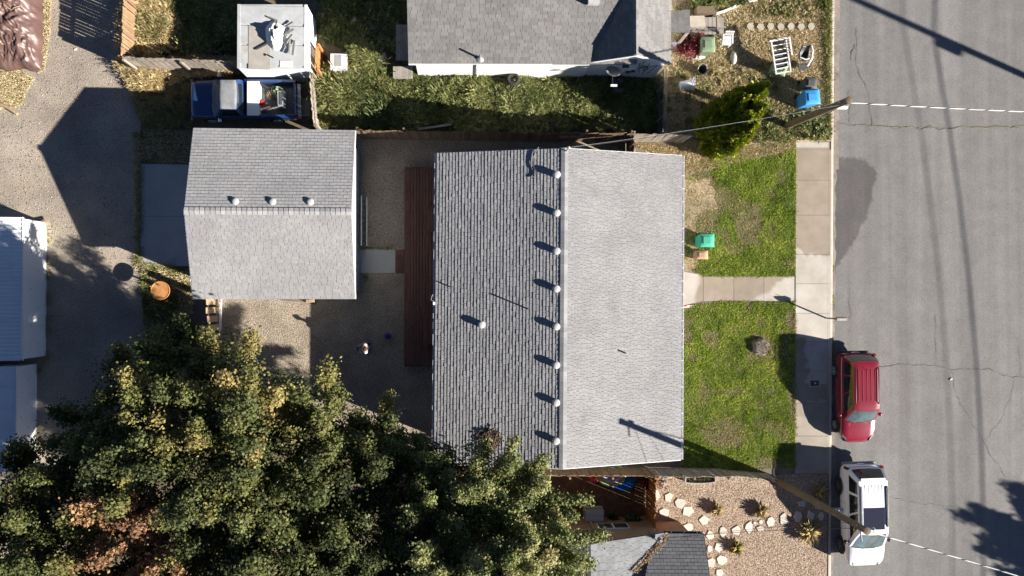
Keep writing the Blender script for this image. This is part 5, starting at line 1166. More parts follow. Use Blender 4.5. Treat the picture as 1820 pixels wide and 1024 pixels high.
# ================================================================ trees
def leaves_at(C, n, rad, L, col, up=.45, spike=None):
    """n leaves round each clump centre in C; returns vertices and colours"""
    k = np.repeat(np.arange(len(C)), n); N = len(k)
    g_ = rng.normal(0, 1, (N, 3)); d = g_/np.linalg.norm(g_, axis=1)[:, None]
    off = g_*(rad[k]*.60)[:, None]; off[:, 2] *= .7
    if spike is not None:
        s_ = spike[k]; off = off*(1-.25*np.abs(s_).sum(1)[:, None].clip(0, 1))+s_*(rng.random(N)[:, None]-.35)*1.4
    c = C[k]+off
    nrm = d*.5+np.array([0, 0, up])+rng.normal(0, .45, (N, 3)); nrm /= np.linalg.norm(nrm, axis=1)[:, None]
    u = np.cross(nrm, rng.normal(0, 1, (N, 3))); u /= np.linalg.norm(u, axis=1)[:, None]; v = np.cross(nrm, u)
    l = (L*(.6+.8*rng.random(N)))[:, None]
    V = np.stack([c-u*l*.55, c+v*l*.42-u*l*.05, c+u*l*.55-nrm*l*.12, c-v*l*.42-u*l*.05], 1).reshape(-1, 3)
    cc = col[k]*(.70+.6*rng.random((N, 1))); cc[:, 0] *= (.9+.25*rng.random(N)); return V, np.repeat(cc, 4, 0)
ZT = .86
def tree(label, base, lobes, tones, leafL=.15, per=150, dens=13, shoots=(), trunk_r=.28, clump=(.30, .62), tshift=0., spiky=.5, zmin=1.5, spurs=5, group='trees along the alley and side court'):
    base = Vector(base); base.z = 0
    lobes = [(l[0], l[1], l[2]*ZT, *l[3:]) for l in lobes]; shoots = [(s[0], s[1], s[2]*ZT, s[3], s[4], s[5]*ZT, s[6]) for s in shoots]
    tr = thing('tree', label, 'tree', base, group); C = []; TN = []; SP = []; nsp = 0
    for (lx, ly, lz, lr, *tn) in lobes:
        ctr = np.array(P(lx, ly, lz)); n = int(dens*lr*lr)
        d = rng.normal(0, 1, (n, 3)); d[:, 2] = np.abs(d[:, 2])*1.1-.55; d /= np.linalg.norm(d, axis=1)[:, None]
        rr = lr*(.30+.80*rng.random(n)**.8); p = ctr+d*rr[:, None]; C.append(p)
        t_ = (tn[0] if tn else .35)+.30*(rng.random(n)-.5)+.28*np.clip(rr/lr-.6, 0, .5)*(d[:, 2]+.2)+.45*(nz(p[:, 0], p[:, 1], .45, 1)-.5)+tshift; TN.append(t_)  # outer and upper clumps toned paler: sunlight put into the leaf colour
        e = d*1.0; e[:, 2] = np.abs(e[:, 2])*.6+.15; SP.append(e*(rng.random(n)*spiky)[:, None])
    for (x0, y0, z0, x1, y1, z1, tn) in shoots:
        a, b = np.array(P(x0, y0, z0)), np.array(P(x1, y1, z1)); n = max(6, int(np.linalg.norm(b-a)*7)); f_ = rng.random(n)[:, None]
        C.append(a+(b-a)*f_+rng.normal(0, .10, (n, 3))*(1.3-f_)); TN.append(np.full(n, tn)+.15*(rng.random(n)-.5)); q = (b-a)/np.linalg.norm(b-a); SP.append(np.repeat(q[None], n, 0)*.35)
    if spurs:
        for (lx, ly, lz, lr, *tn) in lobes:
            c0 = np.array(P(lx, ly, lz))
            for _ in range(int(spurs*lr)):
                a = random.random()*6.283; e = random.uniform(.25, 1.25); d = np.array([math.cos(a)*math.cos(e), math.sin(a)*math.cos(e), math.sin(e)]); b0 = c0+d*lr*.75; L = random.uniform(.7, 1.5); d2 = d*.8+np.array([random.uniform(-.25, .25), random.uniform(-.25, .25), .55]); d2 /= np.linalg.norm(d2)
                n = 9; f_ = np.linspace(0, 1, n)[:, None]; C.append(b0+d2*L*f_+rng.normal(0, .07, (n, 3))); TN.append(np.full(n, (tn[0] if tn else .35)+random.uniform(-.1, .38)+tshift)); SP.append(np.repeat(d2[None], n, 0)*.25); nsp += n  # paler spur tones put caught sunlight into the leaves
    C, TN, SP = np.concatenate(C), np.concatenate(TN), np.concatenate(SP); ok = C[:, 2] > zmin; C, TN, SP = C[ok], TN[ok], SP[ok]
    ns = nsp+sum(max(6, int(np.linalg.norm(np.array(P(s[3], s[4], s[5]))-np.array(P(s[0], s[1], s[2])))*7)) for s in shoots)
    rad = clump[0]+(clump[1]-clump[0])*rng.random(len(C))
    if ns: rad[-ns:] *= .68
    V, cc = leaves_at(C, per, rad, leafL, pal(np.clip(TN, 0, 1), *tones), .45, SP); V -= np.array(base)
    cr = put('crown', np_mesh('crown', V, np.arange(len(V)).reshape(-1, 4), 'leaf', cc), tr, base)
    # trunk, limbs and twigs
    top = np.mean([np.array(P(l[0], l[1], l[2])) for l in lobes], 0); fork = Vector((lerp(base.x, top[0], .35), lerp(base.y, top[1], .35), max(2.2, top[2]*.36)))
    tk = MB().tube([base-Vector((0, 0, .1)), base+Vector((0, 0, .4)), base.lerp(fork, .6), fork], [trunk_r*1.45, trunk_r*1.05, trunk_r*.92, trunk_r*.85], 14).build('trunk', 'bark', tr, 60)
    lb = MB(); tg = MB()
    for i, l in enumerate(lobes):
        c_ = P(l[0], l[1], l[2]); mid = fork.lerp(c_, .5)+Vector((random.uniform(-.4, .4), random.uniform(-.4, .4), .5)); lb.tube([fork-Vector((0, 0, .1)), mid, c_], [trunk_r*.5, trunk_r*.3, trunk_r*.14], 7)
        sel = rng.choice(len(C), 6) if False else np.argsort(((C-np.array(c_))**2).sum(1))[::7][:9]
        for j in sel:
            e = Vector(C[j]); s0 = mid.lerp(c_, random.uniform(.3, 1)); tg.tube([s0, s0.lerp(e, .55)+Vector((0, 0, .12)), e+Vector(SP[j])*.6], [.035, .022, .008], 5, False)
    for (x0, y0, z0, x1, y1, z1, tn) in shoots: tg.tube([P(x0, y0, z0-.3), P((x0+x1)/2, (y0+y1)/2, (z0+z1)/2), P(x1, y1, z1)], [.035, .022, .008], 5, False)
    lb.build('limbs', 'bark', tr, 60); tg.build('twigs', 'bark', tr, 60); return tr
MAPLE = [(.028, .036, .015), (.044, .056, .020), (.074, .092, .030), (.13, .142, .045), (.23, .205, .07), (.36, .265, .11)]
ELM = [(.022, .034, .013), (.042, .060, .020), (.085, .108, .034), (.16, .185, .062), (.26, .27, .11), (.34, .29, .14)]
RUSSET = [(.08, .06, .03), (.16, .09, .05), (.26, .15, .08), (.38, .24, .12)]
T1 = [(330, 650, 7.0, 1.7, .45), (395, 690, 7, 1.6, .5), (250, 700, 6.5, 1.7, .35), (195, 770, 6, 1.7, .3), (320, 750, 8.6, 2.1, .5), (440, 745, 8.6, 2.0, .55), (530, 730, 7.4, 1.5, .35), (585, 770, 6.5, 1.5, .4), (505, 810, 8.4, 2.1, .35), (400, 830, 9, 2.2, .4), (280, 835, 8.4, 2.0, .3), (200, 840, 7, 1.5, .3), (650, 790, 5.6, 1.2, .35)]
S1 = [(372, 640, 8, 367, 596, 8.4, .75), (440, 640, 7.5, 447, 596, 7.8, .8), (440, 690, 8, 450, 660, 8.4, .8), (300, 640, 7, 322, 586, 7.2, .25), (575, 690, 7, 581, 652, 7.3, .7), (600, 730, 6.5, 590, 690, 6.7, .55), (680, 750, 6, 692, 712, 6.2, .72), (520, 740, 7, 502, 710, 7.6, .8), (190, 730, 6, 208, 690, 6.2, .3), (160, 780, 5.5, 150, 735, 5.6, .3), (245, 690, 6.8, 240, 650, 7, .75), (640, 770, 6, 640, 735, 6.2, .7), (490, 760, 8.8, 470, 740, 9.2, .9), (420, 780, 9.2, 400, 752, 9.6, .9)]
tree('broad maple with yellow tinged tips toned as sunlit between the alley and the yard', P(400, 780, 8), T1, MAPLE, .10, 125, 8, S1, .3, (.28, .55), -.02)
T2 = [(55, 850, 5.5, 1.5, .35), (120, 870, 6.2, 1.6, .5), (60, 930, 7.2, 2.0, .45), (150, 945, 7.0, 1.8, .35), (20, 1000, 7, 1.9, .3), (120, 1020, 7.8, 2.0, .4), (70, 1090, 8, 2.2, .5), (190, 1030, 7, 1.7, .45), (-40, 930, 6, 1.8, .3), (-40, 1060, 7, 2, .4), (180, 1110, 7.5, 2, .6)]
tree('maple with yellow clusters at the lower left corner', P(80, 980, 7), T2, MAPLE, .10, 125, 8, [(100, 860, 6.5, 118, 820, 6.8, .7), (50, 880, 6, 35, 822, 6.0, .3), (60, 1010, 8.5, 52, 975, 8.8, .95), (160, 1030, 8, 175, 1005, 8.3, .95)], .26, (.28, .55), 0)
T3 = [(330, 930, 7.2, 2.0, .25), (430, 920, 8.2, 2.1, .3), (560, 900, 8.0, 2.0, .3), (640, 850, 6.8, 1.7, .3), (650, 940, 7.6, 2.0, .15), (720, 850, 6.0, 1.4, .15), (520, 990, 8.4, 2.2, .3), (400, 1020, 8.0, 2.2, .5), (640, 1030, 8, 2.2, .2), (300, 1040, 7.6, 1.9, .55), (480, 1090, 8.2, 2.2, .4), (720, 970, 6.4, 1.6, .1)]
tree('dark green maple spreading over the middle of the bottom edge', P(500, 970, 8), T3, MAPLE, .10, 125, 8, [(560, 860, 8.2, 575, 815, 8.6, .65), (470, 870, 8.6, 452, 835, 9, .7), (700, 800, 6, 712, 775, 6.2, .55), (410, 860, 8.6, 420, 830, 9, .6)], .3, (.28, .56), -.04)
T3b = [(228, 905, 9.0, .8, .6), (255, 935, 9.4, .9, .7), (290, 960, 9.2, .8, .8), (215, 945, 8.6, .7, .5)]
tree('small russet tree with bare branches among the maples', P(245, 940, 6.5), T3b, RUSSET, .11, 40, 13, [(235, 920, 9.4, 208, 862, 9.8, .6), (235, 940, 9.4, 185, 930, 9.6, .6), (260, 930, 9.4, 270, 885, 9.7, .7), (280, 950, 9.4, 310, 905, 9.8, .8)], .14, (.2, .4))
T4 = [(800, 850, 6.8, 1.3, .4), (855, 880, 7.6, 1.5, .5), (920, 895, 7.2, 1.35, .55), (775, 930, 7.4, 1.6, .35), (860, 955, 8.4, 1.8, .45), (945, 950, 7.6, 1.5, .5), (800, 1010, 8.4, 1.8, .5), (890, 1020, 8.8, 1.8, .6), (970, 1010, 7.6, 1.4, .6), (860, 1080, 8.8, 2.0, .6), (760, 1080, 8, 1.8, .5), (740, 820, 6.0, .9, .3)]
S4 = [(842, 860, 8, 862, 792, 8.2, .62), (790, 840, 7, 800, 800, 7.2, .45), (880, 860, 8, 914, 786, 8.2, .72), (900, 872, 7.8, 978, 810, 8.0, .7), (945, 890, 7.5, 1038, 889, 7.6, .6), (940, 940, 7.6, 1010, 918, 7.8, .55), (960, 960, 7.5, 1072, 955, 7.6, .6), (980, 1000, 7.5, 1048, 1003, 7.6, .6), (940, 885, 7.8, 952, 846, 8, .6), (790, 900, 8, 797, 845, 8.3, .75), (870, 930, 9, 880, 880, 9.4, .75), (760, 830, 6.4, 742, 782, 6.5, .45), (830, 980, 9, 815, 930, 9.4, .8), (960, 1020, 8, 1030, 1035, 8, .55)]
tree('light green elm with long shoots reaching over the house roof', P(850, 980, 7), T4, ELM, .088, 140, 10, S4, .24, (.22, .46), .02)
# tree across the street that shades the road's lower right corner
sx_ = P(1908, 985); q = sx_+Vector((S.x, S.y, 0)).normalized()*(6.2*ZT/math.tan(SUN_EL))
tl = [(0, 0, 6.2, 1.4), (1.2, .8, 5.8, 1.3), (-.9, .5, 5.9, .9), (.3, -1.0, 5.8, 1.2), (1.6, -.8, 6.4, 1.3)]
tl = [(*proj((q.x+dx, q.y+dy, z*ZT)), z, r_, .4) for dx, dy, z, r_ in tl]
tree('leafy street tree on the far side of the road', q, tl, ELM, .15, 110, 10, (), .2, (.25, .5), group=None)

# ---- yellow green conifer shrub: upright scale sprays on lobes
def conifer(label, spires):
    base = P(1288, 222); t_ = thing('conifer_shrub', label, 'shrub', base); VV = []; CCc = []
    for (lx, ly, zt, rt) in spires:
        top = P(lx, ly, zt); n = int(2600*rt*zt); u = rng.random(n)**.8; th_ = rng.random(n)*2*math.pi
        prof = np.minimum(1, (1-u)/.42)**.62*(.72+.28*np.minimum(1, u/.3)); rr = rt*prof; z = zt*u
        x, y = top.x+rr*np.cos(th_), top.y+rr*np.sin(th_); bmp_ = nz(th_*1.4+z*.5+lx, z*1.2+ly, 1.3, 2)-.5; out = np.stack([np.cos(th_), np.sin(th_), np.where(u > .6, (u-.6)*2.4, .0)], 1); out /= np.linalg.norm(out, axis=1)[:, None]
        p = np.stack([x, y, z], 1)+out*bmp_[:, None]*.34; d = out*.7+np.array([0, 0, .65])+rng.normal(0, .3, (n, 3)); d /= np.linalg.norm(d, axis=1)[:, None]
        s_ = np.cross(d, rng.normal(0, 1, (n, 3))); s_ /= np.linalg.norm(s_, axis=1)[:, None]; L = (.07+.11*rng.random(n))[:, None]; p = p-d*L*.7*rng.random((n, 1))
        VV.append(np.stack([p, p+d*L*.6+s_*L*.38, p+d*L*1.15, p+d*L*.6-s_*L*.38], 1).reshape(-1, 3))
        c_ = pal(np.clip(.35+.9*bmp_+rng.normal(0, .14, n), 0, 1), (.12, .165, .016), (.22, .27, .022), (.33, .36, .032), (.45, .44, .05))*(.75+.5*rng.random((n, 1))); CCc.append(np.repeat(c_, 4, 0))
        MB().tube([(top.x, top.y, 0), (top.x+.02, top.y, zt*.5), (top.x, top.y, zt*.92)], [.09, .06, .015], 7).build('stem', 'bark', t_, 50)
    V = np.concatenate(VV)-np.array(base); put('foliage', np_mesh('foliage', V, np.arange(len(V)).reshape(-1, 4), 'needle', np.concatenate(CCc)), t_, base)
conifer('tall dense yellow green conifer with several rounded spires', [(1324, 172, 5.3, .62), (1360, 154, 5.7, .48), (1343, 160, 5.0, .5), (1357, 190, 5.4, .45), (1335, 203, 5.2, .52), (1340, 220, 4.6, .5), (1312, 205, 4.2, .7), (1325, 236, 4.0, .5), (1303, 235, 3.2, .55)])
# ---- ornamental grasses in the pebble yard
def tussock(label, px_, py_, r, h, n, pal_, fan=0):
    c_ = P(px_, py_); n = int(n*.55); a = rng.random(n)*2*math.pi; el = R(12)+R(62)*rng.random(n); L = (h+r)*.75*(.5+.6*rng.random(n))
    tip = np.stack([np.cos(a)*np.cos(el)*L*r/h, np.sin(a)*np.cos(el)*L*r/h, np.sin(el)*L*.75], 1); mid = tip*.55; mid[:, 2] = tip[:, 2]*.8; b = np.stack([np.cos(a)*.05, np.sin(a)*.05, np.zeros(n)], 1)
    s_ = np.stack([-np.sin(a), np.cos(a), np.zeros(n)], 1)*.016; V = np.stack([b-s_, b+s_, mid+s_, tip, mid-s_], 1).reshape(-1, 3)
    c = np.repeat(pal(rng.random(n), *pal_)*(.75+.5*rng.random((n, 1))), 5, 0); me = np_mesh('tussock_blades', V, np.arange(5*n).reshape(-1, 5), 'grass', c)
    o = put('ornamental_grass', me, None, c_+Vector((0, 0, .01))); return tag(o, label, 'plant', 'ornamental grasses in the pebble yard')
TAN = [(.58, .45, .24), (.78, .66, .40), (.68, .58, .30)]
tussock('tan grass tuft right of the curved flagstones', 1273, 905, .36, .5, 420, TAN); tussock('pale star shaped grass tuft in the middle of the pebble yard', 1352, 908, .40, .52, 420, TAN)
tussock('large shaggy grass tuft near the kerb by the white car', 1436, 943, .55, .5, 700, [(.60, .47, .20), (.80, .70, .42), (.70, .60, .30)]); tussock('shaded grass tuft beside the sidewalk end', 1456, 874, .45, .5, 380, TAN); tussock('yellow green grass tuft near the charcoal roof corner', 1308, 972, .38, .48, 380, [(.42, .37, .12), (.56, .50, .20), (.34, .34, .11)])
# ================================================================ flagstones
fpath = thing('flagstone_path', 'curving path of pale irregular flagstones across the pebble yard', 'path', P(1300, 925))
def flag_st(px_, py_, w, h, seed, z=.05):
    c_ = P(px_, py_); rs = random.Random(seed); n = 5+seed % 2; pts = []
    for k in range(n): a = 2*math.pi*(k+rs.uniform(-.22, .22))/n+seed; pts.append((c_.x+math.cos(a)*w/72*rs.uniform(.92, 1.2), c_.y+math.sin(a)*h/72*rs.uniform(.92, 1.2)))
    o = MB().prism(pts, .0, z, .96).build('flagstone', 'stone', fpath)
for i, (x, y, w, h) in enumerate([(1166, 880, 13, 20), (1188, 884, 17, 18), (1208, 894, 20, 20), (1222, 908, 21, 20), (1180, 911, 20, 17), (1250, 924, 19, 18), (1223, 937, 20, 17), (1176, 939, 18, 18), (1195, 938, 17, 14), (1262, 951, 15, 17), (1285, 945, 14, 20), (1308, 942, 18, 18), (1331, 937, 14, 21), (1341, 929, 5, 6), (1352, 927, 8, 7), (1351, 939, 15, 10), (1369, 928, 15, 19), (1393, 922, 16, 22), (1418, 918, 17, 21), (1440, 917, 14, 20), (1459, 917, 11, 16), (1425, 895, 15, 13), (1454, 900, 13, 12), (1278, 972, 20, 17), (1261, 975, 9, 12), (1264, 1000, 18, 20), (1283, 995, 19, 18), (1279, 1019, 15, 16)]): flag_st(x, y, w, h, i+3)
hp = thing('stepping_stones', 'row of pale hexagonal cast stones across the dry grass', 'path', P(1385, 48))
for k in range(7):
    c_ = P(1332+k*18, 48.5+(k % 2)*.6, 0); MB().prism([(c_.x+math.cos(math.pi*j/3)*.19, c_.y+math.sin(math.pi*j/3)*.19) for j in range(6)], 0, .13, .98).build('stepping_stone', 'hexstone', hp)
eb = thing('garden_edging', 'white curved edging line at the top by the bushes', 'edging', P(1300, 18))
ep = [P(x, y, .08) for x, y in ((1272, 25), (1285, 21), (1300, 15), (1315, 8), (1330, 3), (1345, 0))]
for p, q in zip(ep, ep[1:]): MB().beam(p, q.lerp(p, .04), .09, .16).build('edging_block', 'white_paint', eb)
# planter trough
q = P(1245, 853, .4); tp = thing('planter_trough', 'long oval grey trough planter with dark soil beside the fence', 'planter', (q.x, q.y, 0))
def oval(rx, ry, n=28): return [(q.x+rx*max(-1, min(1, math.cos(2*math.pi*k/n)*1.35))*.98, q.y+ry*math.sin(2*math.pi*k/n)) for k in range(n)]
mb = MB(); o1, o2 = oval(.80, .20), oval(.74, .155); n = len(o1)
mb.add([(x, y, 0) for x, y in o1]+[(x, y, .42) for x, y in o1]+[(x, y, .42) for x, y in o2]+[(x, y, .28) for x, y in o2], [(i+r*n, (i+1) % n+r*n, (i+1) % n+(r+1)*n, i+(r+1)*n) for r in range(3) for i in range(n)]); mb.build('shell', 'grey', tp, 40)
MB().prism([(x, y) for x, y in oval(.73, .15)], .1, .30).build('soil', 'bark_mulch', tp)
wd = np.array([(q.x+x, q.y+.03*(i % 2)) for i, x in enumerate((-.5, -.3, -.05, .2, .42))]); N = 260; k = rng.integers(0, 5, N); xy = wd[k]+rng.normal(0, .06, (N, 2))
blades('trough_plants', xy, .3, .05+.14*rng.random(N), .03, pal(rng.random(N), (.16, .14, .08), (.10, .12, .05), (.26, .2, .12)), .8, None, None, 'stuff', parent=tp)
# ================================================================ side court and back yard things
q = P(1092, 858, .3); pool = thing('paddling_pool', 'bright blue vinyl sheet with a lime and lilac inflatable pool by the cedar fence', 'pool', (q.x, q.y, 0))
mb = MB(); pts = [P(x, y, .05) for x, y in ((1058, 849), (1130, 848), (1126, 862), (1115, 873), (1100, 870), (1085, 867), (1070, 862))]; mb.prism([(p.x, p.y) for p in pts], .02, .06).build('vinyl_sheet', 'blue_vinyl', pool)
c_ = P(1088, 846, .3)
for R0, r0, m, z in ((.62, .13, 'lime', .15), (.42, .12, 'lilac', .2)):
    MB().grid(lambda u, v: (c_.x+(R0+r0*math.cos(2*math.pi*v))*math.cos(2*math.pi*u), c_.y+(R0+r0*math.cos(2*math.pi*v))*.8*math.sin(2*math.pi*u), z+r0*math.sin(2*math.pi*v)), 28, 10).build('inflatable_ring', m, pool, 60)
MB().lathe([(.40, .08), (.38, .14), (.1, .15)], (c_.x, c_.y, 0), 24).build('pool_floor', 'lilac', pool, 50)
q = P(1058, 853, .4); crumple('red_cushion', (q.x, q.y, .05), .28, .45, 'pink', 'red and pink cushion heap beside the blue vinyl sheet', 'cushion', 4, 1, .9)
q = P(1057, 917, .8); ac = thing('air_conditioner', 'pale grey air conditioner cabinet against the tan wall', 'air conditioner', (q.x, q.y, 0))
MB().box((q.x, q.y, .42), (.92, .56, .80)).build('cabinet', 'grey', ac, None, False, .02)
for k in range(9): MB().box((q.x, q.y+.24-.06*k, .835), (.86, .018, .012)).build('louvre', 'white_plastic', ac)
MB().box((q.x, q.y+.34, .5), (.9, .03, .05)).build('guard_bar', 'white_plastic', ac)
def potted(label, px_, py_, s_, cols):
    q = P(px_, py_); o = thing('potted_plant', label, 'plant', q); MB().lathe([(.12*s_, 0), (.17*s_, .30*s_), (.19*s_, .31*s_), (.19*s_, .34*s_), (.15*s_, .34*s_), (.14*s_, .28*s_)], q, 16).build('pot', 'black', o, 40)
    C = np.array([(q.x, q.y, .45*s_), (q.x+.1, q.y, .55*s_), (q.x-.1, q.y+.08, .5*s_), (q.x, q.y-.1, .6*s_)]); V, cc = leaves_at(C, 60, np.full(4, .22*s_), .13*s_, pal(rng.random(4), *cols)); V -= np.array(q)
    put('leaves', np_mesh('leaves', V, np.arange(len(V)).reshape(-1, 4), 'leaf', cc), o, q)
potted('small dark potted plant beside the air conditioner', 1088, 919, .8, [(.02, .03, .012), (.04, .05, .02)]); potted('leafy green potted plant under the tan wall window', 1119, 921, 1.25, [(.035, .07, .03), (.06, .10, .05)])
potted('pale flowering plant at the corner of the cedar and grey fences', 1172, 852, .9, [(.42, .30, .30), (.16, .19, .08), (.5, .42, .4)])
potted('red leaved plant in the side court corner', 1148, 857, .8, [(.16, .02, .03), (.26, .04, .05)])
q = P(1146, 882, 1.0); tag(MB().beam(P(1146, 866, 1.0), P(1146, 897, 1.0), .06, .05).build('loose_board', 'wood'), 'narrow pale batten on the side court gate fence', 'board')
# rusty round table
q = P(285, 516.5, 1.05); tb = thing('round_table', 'rusty orange round steel table beside the alley', 'table', (q.x, q.y, 0))
MB().lathe([(.40, -.03), (.435, -.02), (.435, .025), (.415, .03), (.405, .012), (.02, .006)], q, 36).build('table_top', 'rust', tb, 40)
MB().tube([(q.x, q.y, 0), (q.x, q.y, 1.03)], .045, 10).build('pedestal', 'rust', tb, 40); MB().lathe([(.28, 0), (.26, .03), (.06, .06)], (q.x, q.y, 0), 18).build('base', 'rust', tb, 40)
# ladder leaning on its side against the garage
ld = thing('ladder', 'pale aluminium ladder on its side against the garage wall', 'ladder', P(640, 392)); xg = gf[1].x+.03
ya, yb = P(640, 349, .3).y, P(640, 437, .3).y
for x, z in ((xg+.34, .05), (xg+.14, .48)): MB().beam((x, ya, z), (x, yb, z), .05, .07).build('rail', 'steel', ld)
for k in range(9): y = ya+(yb-ya)*(k+.5)/9; MB().tube([(xg+.34, y, .05), (xg+.14, y, .48)], .017, 8).build('rung', 'steel', ld, 40)
# stump
q = P(1351, 616); st = thing('tree_stump', 'weathered grey brown tree stump in the south lawn', 'tree stump', q)
mb = MB(); n = 26; prof = [(.48, -.02), (.42, .08), (.37, .20), (.35, .25)]
for r_, z in prof: mb.v += [Vector((q.x+math.cos(2*math.pi*k/n)*r_*(1+.12*math.sin(5*2*math.pi*k/n+1)), q.y+math.sin(2*math.pi*k/n)*r_*(1+.12*math.sin(5*2*math.pi*k/n+1)), z)) for k in range(n)]
for i in range(len(prof)-1): mb.f += [(i*n+k, i*n+(k+1) % n, (i+1)*n+(k+1) % n, (i+1)*n+k) for k in range(n)]
mb.build('bark', 'bark', st, 50); MB().prism([(q.x+math.cos(2*math.pi*k/n)*.34*(1+.12*math.sin(5*2*math.pi*k/n+1)), q.y+math.sin(2*math.pi*k/n)*.34*(1+.12*math.sin(5*2*math.pi*k/n+1))) for k in range(n)], .2, .262).build('cut_face', 'bark', st)
XY = scatter([(q.x-.5, q.y-.5), (q.x+.5, q.y-.5), (q.x+.5, q.y+.5), (q.x-.5, q.y+.5)], 500); rr_ = np.hypot(XY[:, 0]-q.x, XY[:, 1]-q.y); XY = XY[rr_ < .38]
blades('stump_moss', XY, .26, .02+.05*rng.random(len(XY)), .03, pal(rng.random(len(XY)), (.10, .08, .06), (.20, .16, .12)), 1, None, None, 'stuff', parent=st)
# ---- carts and bins
def cart(label, px_, py_, rz, m, w=.62, d=.66, h=1.08, lidm=None, cat='bin'):
    t_ = thing('wheeled_bin', label, cat, (0, 0, 0), 'wheeled bins', True); q = P(px_, py_, h)
    MB().add([(x*w*.40, y*d*.40, .06) for x, y in ((-1, -1), (1, -1), (1, 1), (-1, 1))]+[(x*w*.49, y*d*.49, h-.06) for x, y in ((-1, -1), (1, -1), (1, 1), (-1, 1))], [(0, 1, 2, 3), (4, 5, 6, 7), (0, 1, 5, 4), (1, 2, 6, 5), (2, 3, 7, 6), (3, 0, 4, 7)]).build('body', m, t_, None, True, .03)
    lid = MB().grid(lambda u, v: ((u-.5)*w*1.06, (v-.5)*d*1.06, h-.05+.07*(1-abs(2*u-1)**3)*(1-abs(2*v-1)**3)), 10, 10).build('lid', lidm or m, t_, 60, True); sdm = lid.modifiers.new('solid', 'SOLIDIFY'); sdm.thickness = .025
    MB().box((0, .02, h+.025), (w*.55, d*.5, .02)).build('lid_panel', lidm or m, lid, None, True, .01)
    MB().tube([(-w*.4, -d*.53, h-.10), (w*.4, -d*.53, h-.10)], .02, 8).build('handle', 'black', t_, 40, True)
    for s_ in (-1, 1): MB().lathe([(.04, -.03), (.11, -.03), (.11, .03), (.04, .03)], (s_*w*.42, -d*.44, .11), 16, 'X').build('wheel', 'tyre', t_, 35, True)
    t_.location = (q.x, q.y, 0); t_.rotation_euler = (0, 0, rz); return t_
cart('green wheeled garbage cart on the front lawn', 1257, 427, R(90), 'green_bin', .64, .70, 1.08)
cart('small brown bin beside the green garbage cart', 1248, 453, R(90), 'brown_bin', .42, .58, .80)
cart('bright blue recycling cart near the kerb', 1444, 172, R(185), 'blue_bin', .76, .72, 1.15); cart('sage green bin beside the porch landing', 1259, 78, R(180), 'dkgreen_bin', .66, .74, 1.05); cart('grey green bin under the white slatted crib', 1388, 118, R(160), 'dkgreen_bin', .68, .75, .85); cart('dark grey bin behind the blue recycling cart', 1442, 147, R(175), 'darkgrey', .6, .55, .95)
# ---- junk in the north front yard
q = P(1391, 98, 1.2); cb = thing('crib_frame', 'white slatted crib frame lying on top of the grey green bin', 'crib', (q.x, q.y, 1.0), None, True); cb.rotation_euler = (R(4), R(-6), R(10)); cb.location = (q.x, q.y, 1.02)
for x in (-.36, .36): MB().beam((x, -.82, 0), (x, .82, 0), .06, .06).build('side_rail', 'white_plastic', cb, None, True)
for k in range(8): MB().beam((-.36, -.80+.228*k, 0), (.36, -.80+.228*k, 0), .045, .03).build('slat', 'white_plastic', cb, None, True)
for y in (.82,): MB().beam((-.45, y, .0), (.5, y, .0), .07, .07).build('end_rail', 'white_plastic', cb, None, True)
for k in range(7): MB().beam((.52, .80-.13*k, .02), (.40, .80-.13*k, .3), .03, .03).build('bar', 'white_plastic', cb, None, True)
MB().beam((.54, .85, .02), (.54, -.05, .02), .05, .05).build('top_rail', 'white_plastic', cb, None, True)
MB().box((-.05, -.1, -.12), (.5, .9, .12), .2).build('mattress_board', 'darkgrey', cb, None, True)
q = P(1433, 98, .6); ch = thing('lounge_chair', 'black and white padded outdoor chair near the kerb', 'chair', (q.x, q.y, 0))
mb = MB(); mb.grid(lambda u, v: (q.x-.26+.46*u-.06*math.sin(v*3.1), q.y+.42-.62*v, .42+.34*(1-v)**2+.05*math.cos(u*6.28)), 10, 10); o = mb.build('seat_shell', 'black', ch, 60); sdm = o.modifiers.new('solid', 'SOLIDIFY'); sdm.thickness = .05
MB().tube([(q.x+.24, q.y+.5, .62), (q.x+.30, q.y+.2, .66), (q.x+.27, q.y-.18, .6), (q.x+.12, q.y-.5, .45)], .05, 10).build('arm_rest', 'white_plastic', ch, 50); MB().tube([(q.x-.28, q.y-.08, .5), (q.x+.0, q.y-.2, .55), (q.x+.26, q.y-.12, .6)], .035, 8).build('front_bar', 'white_plastic', ch, 50)
for sx in (-.24, .24):
    for sy in (-.45, .4): MB().tube([(q.x+sx, q.y+sy, 0), (q.x+sx*.9, q.y+sy*.85, .5)], .022, 8).build('leg', 'steel', ch, 40)
MB().box((q.x+.0, q.y-.48, .28), (.5, .28, .06), .2).build('foot_rest', 'darkgrey', ch)
def bucket(label, px_, py_, m, r_, h, tip=0, az=0, name='bucket'):
    q = P(px_, py_); t_ = thing(name, label, 'bucket', (0, 0, 0), None, True); MB().lathe([(r_*.8, 0), (r_, h), (r_*1.06, h), (r_*1.06, h-.03), (r_*.93, h-.03), (r_*.74, .03)], (0, 0, 0), 20).build('shell', m, t_, 40, True)
    MB().tube([(-r_, 0, h-.02), (-r_*.7, r_*.8, h+.06), (0, r_*1.1, h+.08), (r_*.7, r_*.8, h+.06), (r_, 0, h-.02)], .008, 6).build('handle', 'steel', t_, 40, True)
    t_.rotation_euler = (0, tip, az); t_.location = (q.x, q.y, r_ if tip else .01); return t_
